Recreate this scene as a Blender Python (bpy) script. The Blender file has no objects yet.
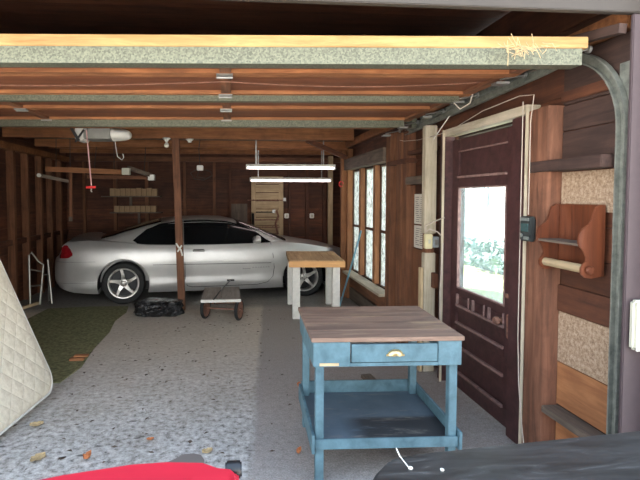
import bpy, bmesh, math, random
from mathutils import Vector, Matrix, noise
random.seed(7)
R = math.radians
COL = bpy.context.scene.collection
PI = math.pi

# ------------------------------------------------------------------ materials
def newmat(name):
    m = bpy.data.materials.new(name); m.use_nodes = True
    nt = m.node_tree; nt.nodes.clear()
    out = nt.nodes.new('ShaderNodeOutputMaterial')
    b = nt.nodes.new('ShaderNodeBsdfPrincipled')
    nt.links.new(b.outputs[0], out.inputs[0])
    return m, nt, b
def N(nt, t, **kw):
    n = nt.nodes.new(t)
    for k, v in kw.items(): setattr(n, k, v)
    return n
def mixc(nt, fac, a, b, mode='MIX'):
    n = nt.nodes.new('ShaderNodeMix'); n.data_type = 'RGBA'; n.blend_type = mode
    for sock, v in ((n.inputs[0], fac), (n.inputs[6], a), (n.inputs[7], b)):
        if hasattr(v, 'is_linked') or hasattr(v, 'links'): nt.links.new(v, sock)
        elif isinstance(v, (int, float)): sock.default_value = v
        else: sock.default_value = (*v, 1)
    return n.outputs[2]
def noise_tex(nt, vec, scale, detail=6, rough=.6, dist=0):
    n = N(nt, 'ShaderNodeTexNoise'); n.inputs['Scale'].default_value = scale
    n.inputs['Detail'].default_value = detail; n.inputs['Roughness'].default_value = rough
    n.inputs['Distortion'].default_value = dist
    nt.links.new(vec, n.inputs['Vector']); return n.outputs[0]
def ramp(nt, fac, stops):
    n = N(nt, 'ShaderNodeValToRGB'); cr = n.color_ramp
    while len(cr.elements) < len(stops): cr.elements.new(.5)
    for e, (p, c) in zip(cr.elements, stops):
        e.position = p; e.color = (*c, 1) if len(c) == 3 else c
    nt.links.new(fac, n.inputs[0]); return n.outputs[0]
def objco(nt, scale=(1, 1, 1)):
    tc = N(nt, 'ShaderNodeTexCoord'); mp = N(nt, 'ShaderNodeMapping')
    mp.inputs['Scale'].default_value = scale
    nt.links.new(tc.outputs['Object'], mp.inputs[0]); return mp.outputs[0]
def bump(nt, b, h, strength=.3, dist=.01):
    n = N(nt, 'ShaderNodeBump'); n.inputs['Strength'].default_value = strength
    n.inputs['Distance'].default_value = dist
    nt.links.new(h, n.inputs['Height']); nt.links.new(n.outputs[0], b.inputs['Normal'])
def wood(name, dark, light, axis='x', stain=.35, rough=.75, scale=1.0, speck=None, island=.35, bmp=.35):
    """weathered board: long grain along one axis, blotchy stains, each loose board its own tone"""
    m, nt, b = newmat(name)
    s = {'x': (2, 24, 24), 'y': (24, 2, 24), 'z': (24, 24, 2)}[axis]
    v = objco(nt, tuple(k*scale for k in s)); v2 = objco(nt)
    g = N(nt, 'ShaderNodeNewGeometry')
    ad = N(nt, 'ShaderNodeVectorMath', operation='ADD')
    sc = N(nt, 'ShaderNodeVectorMath', operation='SCALE'); sc.inputs['Scale'].default_value = 37.0
    cb = N(nt, 'ShaderNodeCombineXYZ')
    for i in range(3): nt.links.new(g.outputs['Random Per Island'], cb.inputs[i])
    nt.links.new(cb.outputs[0], sc.inputs[0]); nt.links.new(v, ad.inputs[0]); nt.links.new(sc.outputs[0], ad.inputs[1])
    gr = noise_tex(nt, ad.outputs[0], 1.0, 8, .65, .6)
    c = ramp(nt, gr, [(.28, dark), (.72, light)])
    st = noise_tex(nt, v2, 3.1, 5, .6, .8)
    stf = ramp(nt, st, [(.42, (0, 0, 0)), (.68, (1, 1, 1))])
    mm = N(nt, 'ShaderNodeMath', operation='MULTIPLY'); mm.inputs[1].default_value = stain
    nt.links.new(stf, mm.inputs[0])
    c = mixc(nt, mm.outputs[0], c, tuple(k*.38 for k in dark))
    rr = N(nt, 'ShaderNodeMapRange'); nt.links.new(g.outputs['Random Per Island'], rr.inputs[0])
    rr.inputs[3].default_value = 1-island; rr.inputs[4].default_value = 1+island*.8
    hs = N(nt, 'ShaderNodeHueSaturation'); nt.links.new(c, hs.inputs['Color']); nt.links.new(rr.outputs[0], hs.inputs['Value'])
    c = hs.outputs[0]
    if speck:
        vv = N(nt, 'ShaderNodeTexVoronoi'); vv.inputs['Scale'].default_value = 22
        nt.links.new(v2, vv.inputs['Vector'])
        f = ramp(nt, vv.outputs['Distance'], [(.05, (1, 1, 1)), (.1, (0, 0, 0))])
        c = mixc(nt, f, c, speck)
    nt.links.new(c, b.inputs['Base Color']); b.inputs['Roughness'].default_value = rough
    bump(nt, b, gr, bmp, .006)
    return m
def plain(name, col, rough=.6, metal=0, var=.12, scale=9, bmp=0, coat=0, var2=None):
    m, nt, b = newmat(name)
    v = objco(nt); n = noise_tex(nt, v, scale, 6, .65, .3)
    c = ramp(nt, n, [(.3, tuple(k*(1-var) for k in col)), (.7, var2 or tuple(min(1, k*(1+var)) for k in col))])
    nt.links.new(c, b.inputs['Base Color'])
    b.inputs['Roughness'].default_value = rough; b.inputs['Metallic'].default_value = metal
    b.inputs['Coat Weight'].default_value = coat
    if bmp: bump(nt, b, n, bmp, .004)
    return m
def glass(name, col=(1, 1, 1), rough=.0, dirt=.25, dcol=(.75, .82, .85)):
    m, nt, b = newmat(name)
    out = nt.nodes['Material Output'] if 'Material Output' in nt.nodes else [n for n in nt.nodes if n.type == 'OUTPUT_MATERIAL'][0]
    tr = N(nt, 'ShaderNodeBsdfTransparent'); tr.inputs[0].default_value = (*col, 1)
    gl = N(nt, 'ShaderNodeBsdfGlossy'); gl.inputs['Roughness'].default_value = .03
    m1 = N(nt, 'ShaderNodeMixShader'); m1.inputs[0].default_value = .07
    nt.links.new(tr.outputs[0], m1.inputs[1]); nt.links.new(gl.outputs[0], m1.inputs[2])
    ts = N(nt, 'ShaderNodeBsdfTranslucent'); ts.inputs[0].default_value = (*dcol, 1)
    df = N(nt, 'ShaderNodeBsdfDiffuse'); df.inputs[0].default_value = (*dcol, 1)
    a = N(nt, 'ShaderNodeMixShader'); a.inputs[0].default_value = .35
    nt.links.new(ts.outputs[0], a.inputs[1]); nt.links.new(df.outputs[0], a.inputs[2])
    v = objco(nt); n = noise_tex(nt, v, 110, 5, .8)
    n2 = noise_tex(nt, v, 14, 4, .6)
    mu = N(nt, 'ShaderNodeMath', operation='MULTIPLY'); nt.links.new(n, mu.inputs[0]); nt.links.new(n2, mu.inputs[1])
    f = ramp(nt, mu.outputs[0], [(.18, (dirt*.55,)*3), (.36, (min(1, dirt*1.7),)*3)])
    m2 = N(nt, 'ShaderNodeMixShader'); nt.links.new(f, m2.inputs[0])
    nt.links.new(m1.outputs[0], m2.inputs[1]); nt.links.new(a.outputs[0], m2.inputs[2])
    nt.links.new(m2.outputs[0], out.inputs[0]); nt.nodes.remove(b)
    return m

M = {}
DK = (.050, .016, .008); LT = (.155, .052, .022)
for ax in 'xyz':
    M['stud_'+ax] = wood('old_stud_'+ax, (.095, .036, .017), (.30, .125, .058), ax, .35)
    M['dark_'+ax] = wood('dark_board_'+ax, DK, LT, ax, .5)
    M['fresh_'+ax] = wood('orange_timber_'+ax, (.20, .075, .028), (.42, .185, .075), ax, .25)
    M['grey_'+ax] = wood('grey_board_'+ax, (.075, .055, .042), (.21, .16, .12), ax, .3)
    M['pale_'+ax] = wood('pale_timber_'+ax, (.38, .27, .15), (.66, .52, .32), ax, .25)
M['rosy_z'] = wood('rosy_brown_stud', (.095, .036, .020), (.34, .15, .085), 'z', .5, scale=.8)
M['dim_y'] = wood('smoky_purple_brown_board', (.026, .013, .010), (.085, .045, .035), 'y', .4, island=.25)
M['beam_x'] = wood('rust_brown_beam', (.19, .065, .022), (.46, .19, .070), 'x', .45)
M['cream_z'] = wood('flaking_cream_paint_z', (.40, .34, .24), (.72, .65, .50), 'z', .3, rough=.6)
M['cream_y'] = wood('flaking_cream_paint_y', (.40, .34, .24), (.74, .66, .52), 'y', .3, rough=.6)
M['door_ply'] = wood('red_brown_door_ply', (.14, .043, .018), (.27, .092, .040), 'x', .25, rough=.6, scale=.7, island=.15)
M['edge_pine'] = wood('raw_pine_edge', (.26, .13, .040), (.46, .30, .12), 'x', .15, rough=.7, bmp=.8, island=.08)
M['maroon'] = plain('worn_maroon_paint', (.043, .017, .018), .45, var=.35, scale=14, bmp=.2, var2=(.085, .034, .034))
M['maroon_lit'] = plain('maroon_moulding_lit', (.24, .15, .135), .6, var=.45, scale=20)  # paler maroon: light caught by the moulding ledges, put into the colour
M['jamb_paint'] = plain('mauve_grey_paint', (.062, .044, .049), .55, var=.07, scale=30, bmp=.15)
M['header_paint'] = plain('taupe_header_paint', (.036, .029, .024), .6, var=.1, scale=8)
M['white_paint'] = plain('dull_white_paint', (.66, .65, .60), .55, var=.10, scale=18)
M['white_plastic'] = plain('white_plastic', (.72, .71, .66), .4, var=.03)
M['cream_plastic'] = plain('ivory_plastic', (.50, .49, .40), .4, var=.03)
M['blue'] = plain('worn_blue_paint', (.072, .148, .185), .6, var=.3, scale=9, bmp=.15, var2=(.115, .215, .26))
M['black_plastic'] = plain('black_plastic', (.012, .012, .013), .35, var=.2)
M['dark_metal'] = plain('dark_steel', (.03, .03, .032), .4, .7)
M['rust'] = plain('rusty_steel', (.24, .12, .085), .8, .1, var=.5, scale=30)
M['steel'] = plain('dull_steel', (.32, .32, .31), .4, .8, var=.2, scale=20)
M['alu'] = plain('aluminium_tube', (.24, .23, .20), .35, .7, var=.08)
M['brass'] = plain('brass_pull', (.62, .47, .24), .35, .8, var=.15, scale=60)
M['rubber'] = plain('tyre_rubber', (.014, .014, .014), .75, var=.3, scale=40)
M['red_plastic'] = plain('red_plastic', (.52, .020, .040), .38, var=.05, scale=5)
M['red_handle'] = plain('red_handle_plastic', (.65, .03, .03), .4, var=.05)
M['cord_white'] = plain('white_cord', (.46, .40, .34), .7, var=.1)
M['cord_pink'] = plain('faded_rope', (.62, .36, .34), .8, var=.15)
M['wire_dark'] = plain('dark_wire', (.05, .04, .035), .6)
M['paper'] = plain('old_paper', (.66, .62, .54), .8, var=.06)
M['ink'] = plain('grey_print', (.16, .15, .14), .8)
M['console'] = plain('grey_console_plastic', (.032, .038, .038), .45, var=.08)
M['console_lt'] = plain('pale_console_plastic', (.17, .19, .18), .45, var=.05)
M['redwood_z'] = wood('varnished_red_wood', (.065, .019, .010), (.18, .055, .024), 'z', .2, rough=.35, scale=.7, island=.1)
M['leaf'] = plain('dry_leaf', (.42, .15, .055), .8, var=.35, scale=60)
M['leaf_tan'] = plain('tan_leaf', (.40, .30, .16), .8, var=.3, scale=60)
M['tan_card'] = plain('tan_card', (.34, .23, .13), .8, var=.15, scale=12)
M['carpet'] = None

# galvanised strut: spangled zinc with a faint green-grey cast
m, nt, b = newmat('galvanised_spangle'); v = objco(nt)
vo = N(nt, 'ShaderNodeTexVoronoi'); vo.inputs['Scale'].default_value = 130; nt.links.new(v, vo.inputs['Vector'])
bw = N(nt, 'ShaderNodeRGBToBW'); nt.links.new(vo.outputs['Color'], bw.inputs[0])
c = ramp(nt, bw.outputs[0], [(.2, (.075, .080, .058)), (.8, (.155, .16, .112))])
nt.links.new(c, b.inputs['Base Color']); b.inputs['Metallic'].default_value = .35; b.inputs['Roughness'].default_value = .5
M['galv'] = m
m, nt, b = newmat('dull_track_zinc'); v = objco(nt)
n = noise_tex(nt, v, 14, 6, .7)
c = ramp(nt, n, [(.3, (.12, .13, .115)), (.7, (.30, .31, .27))])
nt.links.new(c, b.inputs['Base Color']); b.inputs['Metallic'].default_value = .4; b.inputs['Roughness'].default_value = .5
M['track'] = m

# floor concrete: pitted slab, darker strip of patched asphalt on the right, grimy slab at the back, oil marks
m, nt, b = newmat('pitted_concrete'); v = objco(nt)
sx = N(nt, 'ShaderNodeSeparateXYZ'); nt.links.new(v, sx.inputs[0])
n1 = noise_tex(nt, v, 22, 10, .75); n2 = noise_tex(nt, v, 2.2, 5, .6); n3 = noise_tex(nt, v, 90, 4, .8)
base = ramp(nt, n1, [(.36, (.10, .09, .08)), (.44, (.36, .345, .325)), (.56, (.58, .57, .55)), (.70, (.80, .79, .77))])
fine = ramp(nt, n3, [(.25, (.78, .78, .78)), (.75, (1.12, 1.12, 1.12))])
base = mixc(nt, 1.0, base, fine, 'MULTIPLY')
blot = ramp(nt, n2, [(.3, (.78, .76, .73)), (.7, (1.05, 1.05, 1.05))])
base = mixc(nt, 1.0, base, blot, 'MULTIPLY')
vp = N(nt, 'ShaderNodeTexVoronoi'); vp.inputs['Scale'].default_value = 9; vp.inputs['Randomness'].default_value = 1
mpv = N(nt, 'ShaderNodeMapping'); mpv.inputs['Scale'].default_value = (.7, 1.5, 1); nt.links.new(v, mpv.inputs[0]); nt.links.new(mpv.outputs[0], vp.inputs['Vector'])
pit = ramp(nt, vp.outputs['Distance'], [(.10, (1, 1, 1)), (.22, (0, 0, 0))])
pitn = ramp(nt, noise_tex(nt, v, 5, 2), [(.48, (0, 0, 0)), (.56, (.8, .8, .8))])
pf = mixc(nt, 1.0, pit, pitn, 'MULTIPLY')
base = mixc(nt, pf, base, (.08, .07, .06))
# warm dusty middle, its colour also lightened to replace missing interior light
def rng(lo, hi, src):
    r_ = N(nt, 'ShaderNodeMapRange'); r_.inputs[1].default_value = lo; r_.inputs[2].default_value = hi
    nt.links.new(src, r_.inputs[0]); return r_.outputs[0]
def math2(op, a, bb):
    q = N(nt, 'ShaderNodeMath', operation=op)
    for i, t in ((0, a), (1, bb)):
        if isinstance(t, (int, float)): q.inputs[i].default_value = t
        else: nt.links.new(t, q.inputs[i])
    return q.outputs[0]
wob = math2('MULTIPLY', math2('SUBTRACT', noise_tex(nt, v, 3.5, 5, .6), .5), .35)
yy = math2('ADD', sx.outputs[1], wob); xx = math2('ADD', sx.outputs[0], math2('MULTIPLY', wob, .25))
base = mixc(nt, math2('MULTIPLY', rng(3.4, 5.2, yy), .62), base, (.66, .56, .43))
# asphalt strip: x > .05 + .075*y
edge = math2('SUBTRACT', xx, math2('ADD', math2('MULTIPLY', sx.outputs[1], .085), -.13))
asph = ramp(nt, n3, [(.3, (.15, .13, .115)), (.7, (.46, .41, .38))])
base = mixc(nt, math2('MULTIPLY', rng(-.02, .03, edge), .80), base, asph)
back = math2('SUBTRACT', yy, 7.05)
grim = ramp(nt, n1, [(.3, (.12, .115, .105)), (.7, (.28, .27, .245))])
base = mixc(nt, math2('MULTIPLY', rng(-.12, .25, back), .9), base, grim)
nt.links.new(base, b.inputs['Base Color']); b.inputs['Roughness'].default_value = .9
hh = math2('ADD', n1, math2('MULTIPLY', n3, .4))
bump(nt, b, hh, .55, .012)
M['concrete'] = m
M['moss'] = plain('green_felt_carpet', (.125, .14, .050), .95, var=.45, scale=26, bmp=.5, var2=(.30, .285, .14))
M['asphalt_out'] = plain('driveway_concrete', (.50, .47, .43), .9, var=.3, scale=60, bmp=.3)

# mattress fabric: quilted diamonds
m, nt, b = newmat('quilted_ticking'); v = objco(nt)
n = noise_tex(nt, v, 30, 5, .7); n2 = noise_tex(nt, v, 5, 4, .6)
c = ramp(nt, n, [(.3, (.58, .52, .40)), (.7, (.76, .70, .57))])
c = mixc(nt, ramp(nt, n2, [(.5, (0, 0, 0)), (.75, (.35, .35, .35))]), c, (.50, .44, .33))
s = N(nt, 'ShaderNodeSeparateXYZ'); nt.links.new(v, s.inputs[0])
def nm(op, a, bb=0.0, cc=None):
    q = N(nt, 'ShaderNodeMath', operation=op)
    for i, t in enumerate((a, bb) if cc is None else (a, bb, cc)):
        if isinstance(t, (int, float)): q.inputs[i].default_value = t
        else: nt.links.new(t, q.inputs[i])
    return q.outputs[0]
def tri(e): return nm('PINGPONG', nm('MULTIPLY', e, 6.3), .5)
d1 = tri(nm('ADD', s.outputs[1], s.outputs[2])); d2 = tri(nm('SUBTRACT', s.outputs[1], s.outputs[2]))
q = nm('MINIMUM', d1, d2)
puff = nm('POWER', nm('MULTIPLY', q, 2.0), .45)
seam = nm('SUBTRACT', 1.0, nm('MULTIPLY', nm('MINIMUM', q, .06), 16.6))
c = mixc(nt, nm('MULTIPLY', seam, .22), c, (.50, .46, .38))
nt.links.new(c, b.inputs['Base Color']); b.inputs['Roughness'].default_value = .9
bump(nt, b, nm('ADD', puff, nm('MULTIPLY', n, .3)), .45, .014)
M['mattress'] = m

# worn table top: planks along x, brown with paint smears
m, nt, b = newmat('worn_table_boards'); v = objco(nt, (1.6, 16, 16)); v2 = objco(nt)
g = noise_tex(nt, v, 1.0, 8, .7, .8); n2 = noise_tex(nt, objco(nt, (2.2, 6, 6)), 1.1, 5, .6)
c = ramp(nt, g, [(.3, (.115, .070, .052)), (.7, (.31, .205, .15))])
c = mixc(nt, ramp(nt, n2, [(.55, (0, 0, 0)), (.78, (.65, .65, .65))]), c, (.44, .33, .20))
c = mixc(nt, ramp(nt, noise_tex(nt, v2, 3.2, 3), [(.55, (0, 0, 0)), (.7, (.5, .5, .5))]), c, (.105, .075, .065))
nt.links.new(c, b.inputs['Base Color']); b.inputs['Roughness'].default_value = .8; bump(nt, b, g, .35, .004)
M['tabletop'] = m
# blue shelf board with black smears and bare wood scuffs
m, nt, b = newmat('smeared_blue_shelf'); v = objco(nt, (1.2, 5, 5)); v2 = objco(nt)
c = ramp(nt, noise_tex(nt, v2, 6, 6), [(.3, (.065, .10, .135)), (.7, (.105, .145, .18))])
sep = N(nt, 'ShaderNodeSeparateXYZ'); nt.links.new(v2, sep.inputs[0])
def mr(src, a, bb, lo=0.0, hi=1.0):
    r_ = N(nt, 'ShaderNodeMapRange'); r_.inputs[1].default_value = a; r_.inputs[2].default_value = bb
    r_.inputs[3].default_value = lo; r_.inputs[4].default_value = hi
    nt.links.new(src, r_.inputs[0]); return r_.outputs[0]
dx = mr(sep.outputs[0], -.22, -.08); dy = mr(sep.outputs[1], -.02, -.06)
sm = math2('MULTIPLY', math2('MULTIPLY', dx, dy), mr(noise_tex(nt, v, 2.2, 4, .6), .28, .40))
c = mixc(nt, math2('MULTIPLY', sm, .9), c, (.016, .016, .018))
sc2 = ramp(nt, noise_tex(nt, v, 3.0, 6, .7, .5), [(.56, (0, 0, 0)), (.68, (.5, .5, .5))])
c = mixc(nt, sc2, c, (.24, .22, .19))
nt.links.new(c, b.inputs['Base Color']); b.inputs['Roughness'].default_value = .6
M['blue_shelf'] = m
# silver car paint
m, nt, b = newmat('silver_car_paint'); v = objco(nt)
c = ramp(nt, noise_tex(nt, v, 3, 4), [(.3, (.47, .465, .45)), (.7, (.55, .545, .53))])
nt.links.new(c, b.inputs['Base Color']); b.inputs['Metallic'].default_value = .6; b.inputs['Roughness'].default_value = .42
b.inputs['Coat Weight'].default_value = .5; b.inputs['Coat Roughness'].default_value = .12
M['silver'] = m
M['car_glass'] = plain('tinted_car_glass', (.006, .007, .008), .12, var=.1)
M['car_lamp'] = plain('red_lamp_lens', (.20, .006, .010), .15, var=.3, scale=20, coat=.5)
M['shade_grey'] = plain('grey_seam', (.10, .10, .095), .6)  # colour of the shade lines drawn on the car side
M['matte_black'] = plain('matte_black_liner', (.004, .004, .004), 1.0)
M['alloy'] = plain('alloy_wheel', (.62, .60, .57), .3, .6, var=.08)
# scratched black lid
m, nt, b = newmat('scratched_black_plastic'); v = objco(nt, (1.5, 9, 4)); v2 = objco(nt)
c = ramp(nt, noise_tex(nt, v, 3, 8, .75, 1.5), [(.40, (.022, .022, .021)), (.60, (.046, .046, .045)), (.75, (.16, .16, .155))])
vo = N(nt, 'ShaderNodeTexVoronoi'); vo.inputs['Scale'].default_value = 7; nt.links.new(v2, vo.inputs['Vector'])
c = mixc(nt, ramp(nt, vo.outputs['Distance'], [(.03, (1, 1, 1)), (.06, (0, 0, 0))]), c, (.55, .56, .56))
nt.links.new(c, b.inputs['Base Color']); b.inputs['Roughness'].default_value = .3
M['bin_black'] = m
# gritty insulation board
m, nt, b = newmat('crumbly_fibre_board'); v = objco(nt)
c = ramp(nt, noise_tex(nt, v, 45, 8, .8), [(.3, (.11, .06, .035)), (.5, (.33, .23, .15)), (.7, (.56, .44, .33))])
nt.links.new(c, b.inputs['Base Color']); b.inputs['Roughness'].default_value = .9; bump(nt, b, noise_tex(nt, v, 60, 5), .6, .006)
M['fibre'] = m
M['glass_door'] = glass('dusty_door_glass', dirt=.13, dcol=(.66, .80, .84))
M['glass_win'] = glass('grimy_window_glass', col=(.85, .87, .86), dirt=.45, dcol=(.82, .84, .83))
m, nt, b = newmat('fluorescent_tube'); b.inputs['Base Color'].default_value = (.8, .74, .74, 1)
b.inputs['Emission Color'].default_value = (1, .80, .78, 1); b.inputs['Emission Strength'].default_value = 4.5
M['tube'] = m
M['siding'] = plain('white_siding', (.42, .47, .50), .6, var=.04)
M['siding_blue'] = plain('pale_blue_siding', (.13, .19, .22), .6, var=.05)
M['cladding'] = plain('tarred_sheathing', (.035, .020, .014), .9)
M['grass'] = plain('lawn', (.26, .31, .15), .95, var=.4, scale=30, bmp=.5)
M['bush'] = plain('bush_leaves', (.10, .18, .16), .8, var=.25, scale=14)

# ------------------------------------------------------------------ mesh builder
ROOTM = {}
class MB:
    def __init__(s): s.v = []; s.f = []
    def add(s, vs, fs, mat=None):
        o = len(s.v)
        for p in vs:
            p = Vector(p); s.v.append(mat @ p if mat else p)
        s.f += [tuple(i+o for i in f) for f in fs]; return s
    def box(s, x0, x1, y0, y1, z0, z1, mat=None):
        vs = [(x, y, z) for z in (z0, z1) for y in (y0, y1) for x in (x0, x1)]
        return s.add(vs, [(0, 2, 3, 1), (4, 5, 7, 6), (0, 1, 5, 4), (2, 6, 7, 3), (0, 4, 6, 2), (1, 3, 7, 5)], mat)
    def bar(s, a, b, w, h, up=(0, 0, 1)):
        a, b = Vector(a), Vector(b); d = b-a; L = d.length; z = d.normalized()
        x = Vector(up).cross(z)
        if x.length < 1e-4: x = Vector((1, 0, 0)).cross(z)
        x.normalize(); y = z.cross(x)
        mt = Matrix.Translation(a) @ Matrix((x, y, z)).transposed().to_4x4()
        return s.box(-w/2, w/2, -h/2, h/2, 0, L, mt)
    def tube(s, pts, r, n=8, cap=True):
        pts = [Vector(p) for p in pts]; rings = []
        rr = r if isinstance(r, (list, tuple)) else [r]*len(pts)
        prev = None
        for i, p in enumerate(pts):
            t = (pts[min(i+1, len(pts)-1)]-pts[max(i-1, 0)]).normalized()
            if prev is None:
                u = t.orthogonal().normalized()
            else:
                u = (prev-t*prev.dot(t))
                u = u.normalized() if u.length > 1e-5 else t.orthogonal().normalized()
            prev = u; w = t.cross(u)
            rings.append([p+(u*math.cos(2*PI*k/n)+w*math.sin(2*PI*k/n))*rr[i] for k in range(n)])
        vs = [q for ring in rings for q in ring]; fs = []
        for i in range(len(pts)-1):
            for k in range(n):
                a = i*n+k; b_ = i*n+(k+1) % n; fs.append((a, b_, b_+n, a+n))
        if cap:
            fs.append(tuple(range(n-1, -1, -1))); fs.append(tuple((len(pts)-1)*n+k for k in range(n)))
        return s.add(vs, fs)
    def lathe(s, prof, n=24, mat=None, closed=False):
        """prof: (r, z) pairs around local z"""
        vs = []; fs = []; L = len(prof)
        for k in range(n):
            a = 2*PI*k/n
            for r, z in prof: vs.append((r*math.cos(a), r*math.sin(a), z))
        for k in range(n):
            k2 = (k+1) % n
            for i in range(L if closed else L-1):
                j = (i+1) % L
                fs.append((k*L+i, k2*L+i, k2*L+j, k*L+j))
        return s.add(vs, fs, mat)
    def prism(s, poly, t0, t1, mat=None):
        """poly in local xy, extruded along local z"""
        n = len(poly); vs = [(x, y, t0) for x, y in poly]+[(x, y, t1) for x, y in poly]
        fs = [tuple(range(n-1, -1, -1)), tuple(range(n, 2*n))]+[(i, (i+1) % n, n+(i+1) % n, n+i) for i in range(n)]
        return s.add(vs, fs, mat)
    def grid(s, rows, closed=False):
        n = len(rows[0]); vs = [p for r in rows for p in r]; fs = []
        for i in range(len(rows)-1):
            for k in range(n if closed else n-1):
                k2 = (k+1) % n; fs.append((i*n+k, i*n+k2, (i+1)*n+k2, (i+1)*n+k))
        return s.add(vs, fs)
    def build(s, name, mat, parent=None, bevel=0, smooth=False, local=False, seg=2, origin=None):
        me = bpy.data.meshes.new(name)
        vs = s.v
        if parent is not None and not local:
            inv = ROOTM[parent.name].inverted(); vs = [inv @ p for p in vs]
            if parent.parent: pass
        if origin is not None: vs = [p-Vector(origin) for p in vs]
        me.from_pydata([tuple(p) for p in vs], [], s.f); me.update()
        bm = bmesh.new(); bm.from_mesh(me); bmesh.ops.recalc_face_normals(bm, faces=bm.faces)
        if bevel:
            es = [e for e in bm.edges if len(e.link_faces) == 2 and e.calc_face_angle(0) > .6]
            bmesh.ops.bevel(bm, geom=es, offset=bevel, segments=seg, affect='EDGES', clamp_overlap=True)
        bm.to_mesh(me); bm.free()
        me.materials.append(mat if not isinstance(mat, str) else M[mat])
        if smooth:
            me.polygons.foreach_set('use_smooth', [True]*len(me.polygons))
            try: me.set_sharp_from_angle(angle=R(38))
            except Exception: pass
        o = bpy.data.objects.new(name, me); COL.objects.link(o)
        if origin is not None: o.location = origin
        if parent is not None:
            o.parent = parent
            ROOTM[o.name] = ROOTM[parent.name]
        else: ROOTM[o.name] = Matrix.Translation(Vector(origin) if origin is not None else Vector())
        return o
def tag(o, label=None, cat=None, group=None, kind=None):
    if label: o['label'] = label
    if cat: o['category'] = cat
    if group: o['group'] = group
    if kind: o['kind'] = kind
    return o
def thing(name, label, cat, loc=(0, 0, 0), rot=(0, 0, 0), group=None):
    o = bpy.data.objects.new(name, None); COL.objects.link(o); o.empty_display_size = .1
    o.location = loc; o.rotation_euler = rot
    ROOTM[o.name] = Matrix.Translation(loc) @ Matrix.Rotation(rot[2], 4, 'Z') if not (rot[0] or rot[1]) else \
        Matrix.LocRotScale(Vector(loc), bpy.data.objects[o.name].rotation_euler, Vector((1, 1, 1)))
    return tag(o, label, cat, group)
def struct(o): o['kind'] = 'structure'; return o
def dup(root, loc, rotz=None, label=None, group=None):
    r = root.copy(); COL.objects.link(r); r.location = loc
    if rotz is not None: r.rotation_euler = (0, 0, rotz)
    if label: r['label'] = label
    if group: r['group'] = group
    for ch in list(root.children):
        c = ch.copy(); COL.objects.link(c); c.parent = r
        for g in ch.children:
            d = g.copy(); COL.objects.link(d); d.parent = c
    return r
B = lambda *a: MB().box(*a)

# ------------------------------------------------------------------ THE SETTING
def jit(a): return random.uniform(-a, a)
# floor
fl = MB(); nx, ny = 40, 60
rows = []
for i in range(ny+1):
    y = 1.2+(10.2-1.2)*i/ny; rows.append([(-3.45+(2.9+3.45)*k/nx, y, .0) for k in range(nx+1)])
fl.grid(rows); floor = struct(fl.build('floor', 'concrete'))
g = struct(B(-14, 22, -9, 1.2, -.06, -.005).build('driveway', 'asphalt_out'))
struct(MB().box(2.92, 22, 1.2, 18, -.10, -.03).build('lawn', 'grass'))

def boards(mb, fixed, plane, u0, u1, z0, z1, h, th, holes=(), vertical=False):
    """horizontal boards on a wall plane; plane 'x' runs in y, plane 'y' runs in x; holes are (u0,u1,z0,z1)"""
    z = z0
    while z < z1-.01:
        zt = min(z1, z+h*random.uniform(.93, 1.07))
        if z1-zt < .05: zt = z1
        cuts = [(u0, u1)]
        for (a, b_, c, d) in holes:
            if min(zt, d)-max(z, c) > .02:
                nc = []
                for (p, q) in cuts:
                    if a > p: nc.append((p, min(a, q)))
                    if b_ < q: nc.append((max(b_, p), q))
                cuts = [(p, q) for p, q in nc if q-p > .005]
        for (p, q) in cuts:
            o = jit(.004)
            if plane == 'x': mb.box(fixed+o, fixed+th+o, p, q, z+.002, zt-.002)
            else: mb.box(p, q, fixed+o, fixed+th+o, z+.002, zt-.002)
        z = zt

# right wall: sheathing at x=1.97, openings for the side door and the three window lights
W0, W1, WZ0, WZ1 = 5.68, 7.58, .46, 2.06
D0, D1, DZ = 3.09, 4.06, 2.16
wr = MB()
boards(wr, 1.975, 'x', 2.16, 7.95, 0, 2.95, .19, .022, holes=((W0, W1, WZ0, WZ1), (D0, D1, -.1, DZ)))
wall_right = struct(wr.build('wall_right', 'dark_y'))
wb_ = MB()     # outer cladding
for (a, b_, c, d) in ((2.0, D0, 0, 2.95), (D0, D1, DZ, 2.95), (D1, W0, 0, 2.95), (W0, W1, 0, WZ0), (W0, W1, WZ1, 2.95), (W1, 8.0, 0, 2.95)):
    wb_.box(2.005, 2.06, a, b_, c, d)
wb_.build('cladding', 'cladding', wall_right)
# end return and the wider bay beside the back wall
wr2 = MB(); boards(wr2, 7.97, 'y', 1.98, 2.80, 0, 2.95, .19, .022); wr2.box(2.06, 2.80, 7.93, 7.965, 0, 2.95)
wr2.build('return_boards', 'dark_x', wall_right)
wr3 = MB(); boards(wr3, 2.78, 'x', 8.0, 10.1, 0, 2.95, .19, .022); wr3.box(2.81, 2.86, 7.93, 10.12, 0, 2.95)
wr3.build('bay_boards', 'dark_y', wall_right)

# left wall and the front pier that the mattress leans on
wl = MB(); boards(wl, -3.32, 'x', 2.15, 10.1, 0, 2.95, .2, .022); wall_left = struct(wl.build('wall_left', 'dark_y'))
B(-3.40, -3.33, 2.0, 10.12, 0, 2.95).build('cladding', 'cladding', wall_left)
pl = MB(); boards(pl, -2.80, 'x', 2.15, 4.95, 0, 2.3, .2, .022); pl.box(-2.88, -2.803, 2.15, 4.95, 0, 2.3)
struct(pl.build('wall_partition', 'dark_y'))
# back wall
wk = MB(); boards(wk, 10.05, 'y', -3.3, 2.78, 0, 2.95, .2, .022); wall_back = struct(wk.build('wall_back', 'dark_x'))
B(-3.4, 2.86, 10.08, 10.14, 0, 2.95).build('cladding', 'cladding', wall_back)
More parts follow.
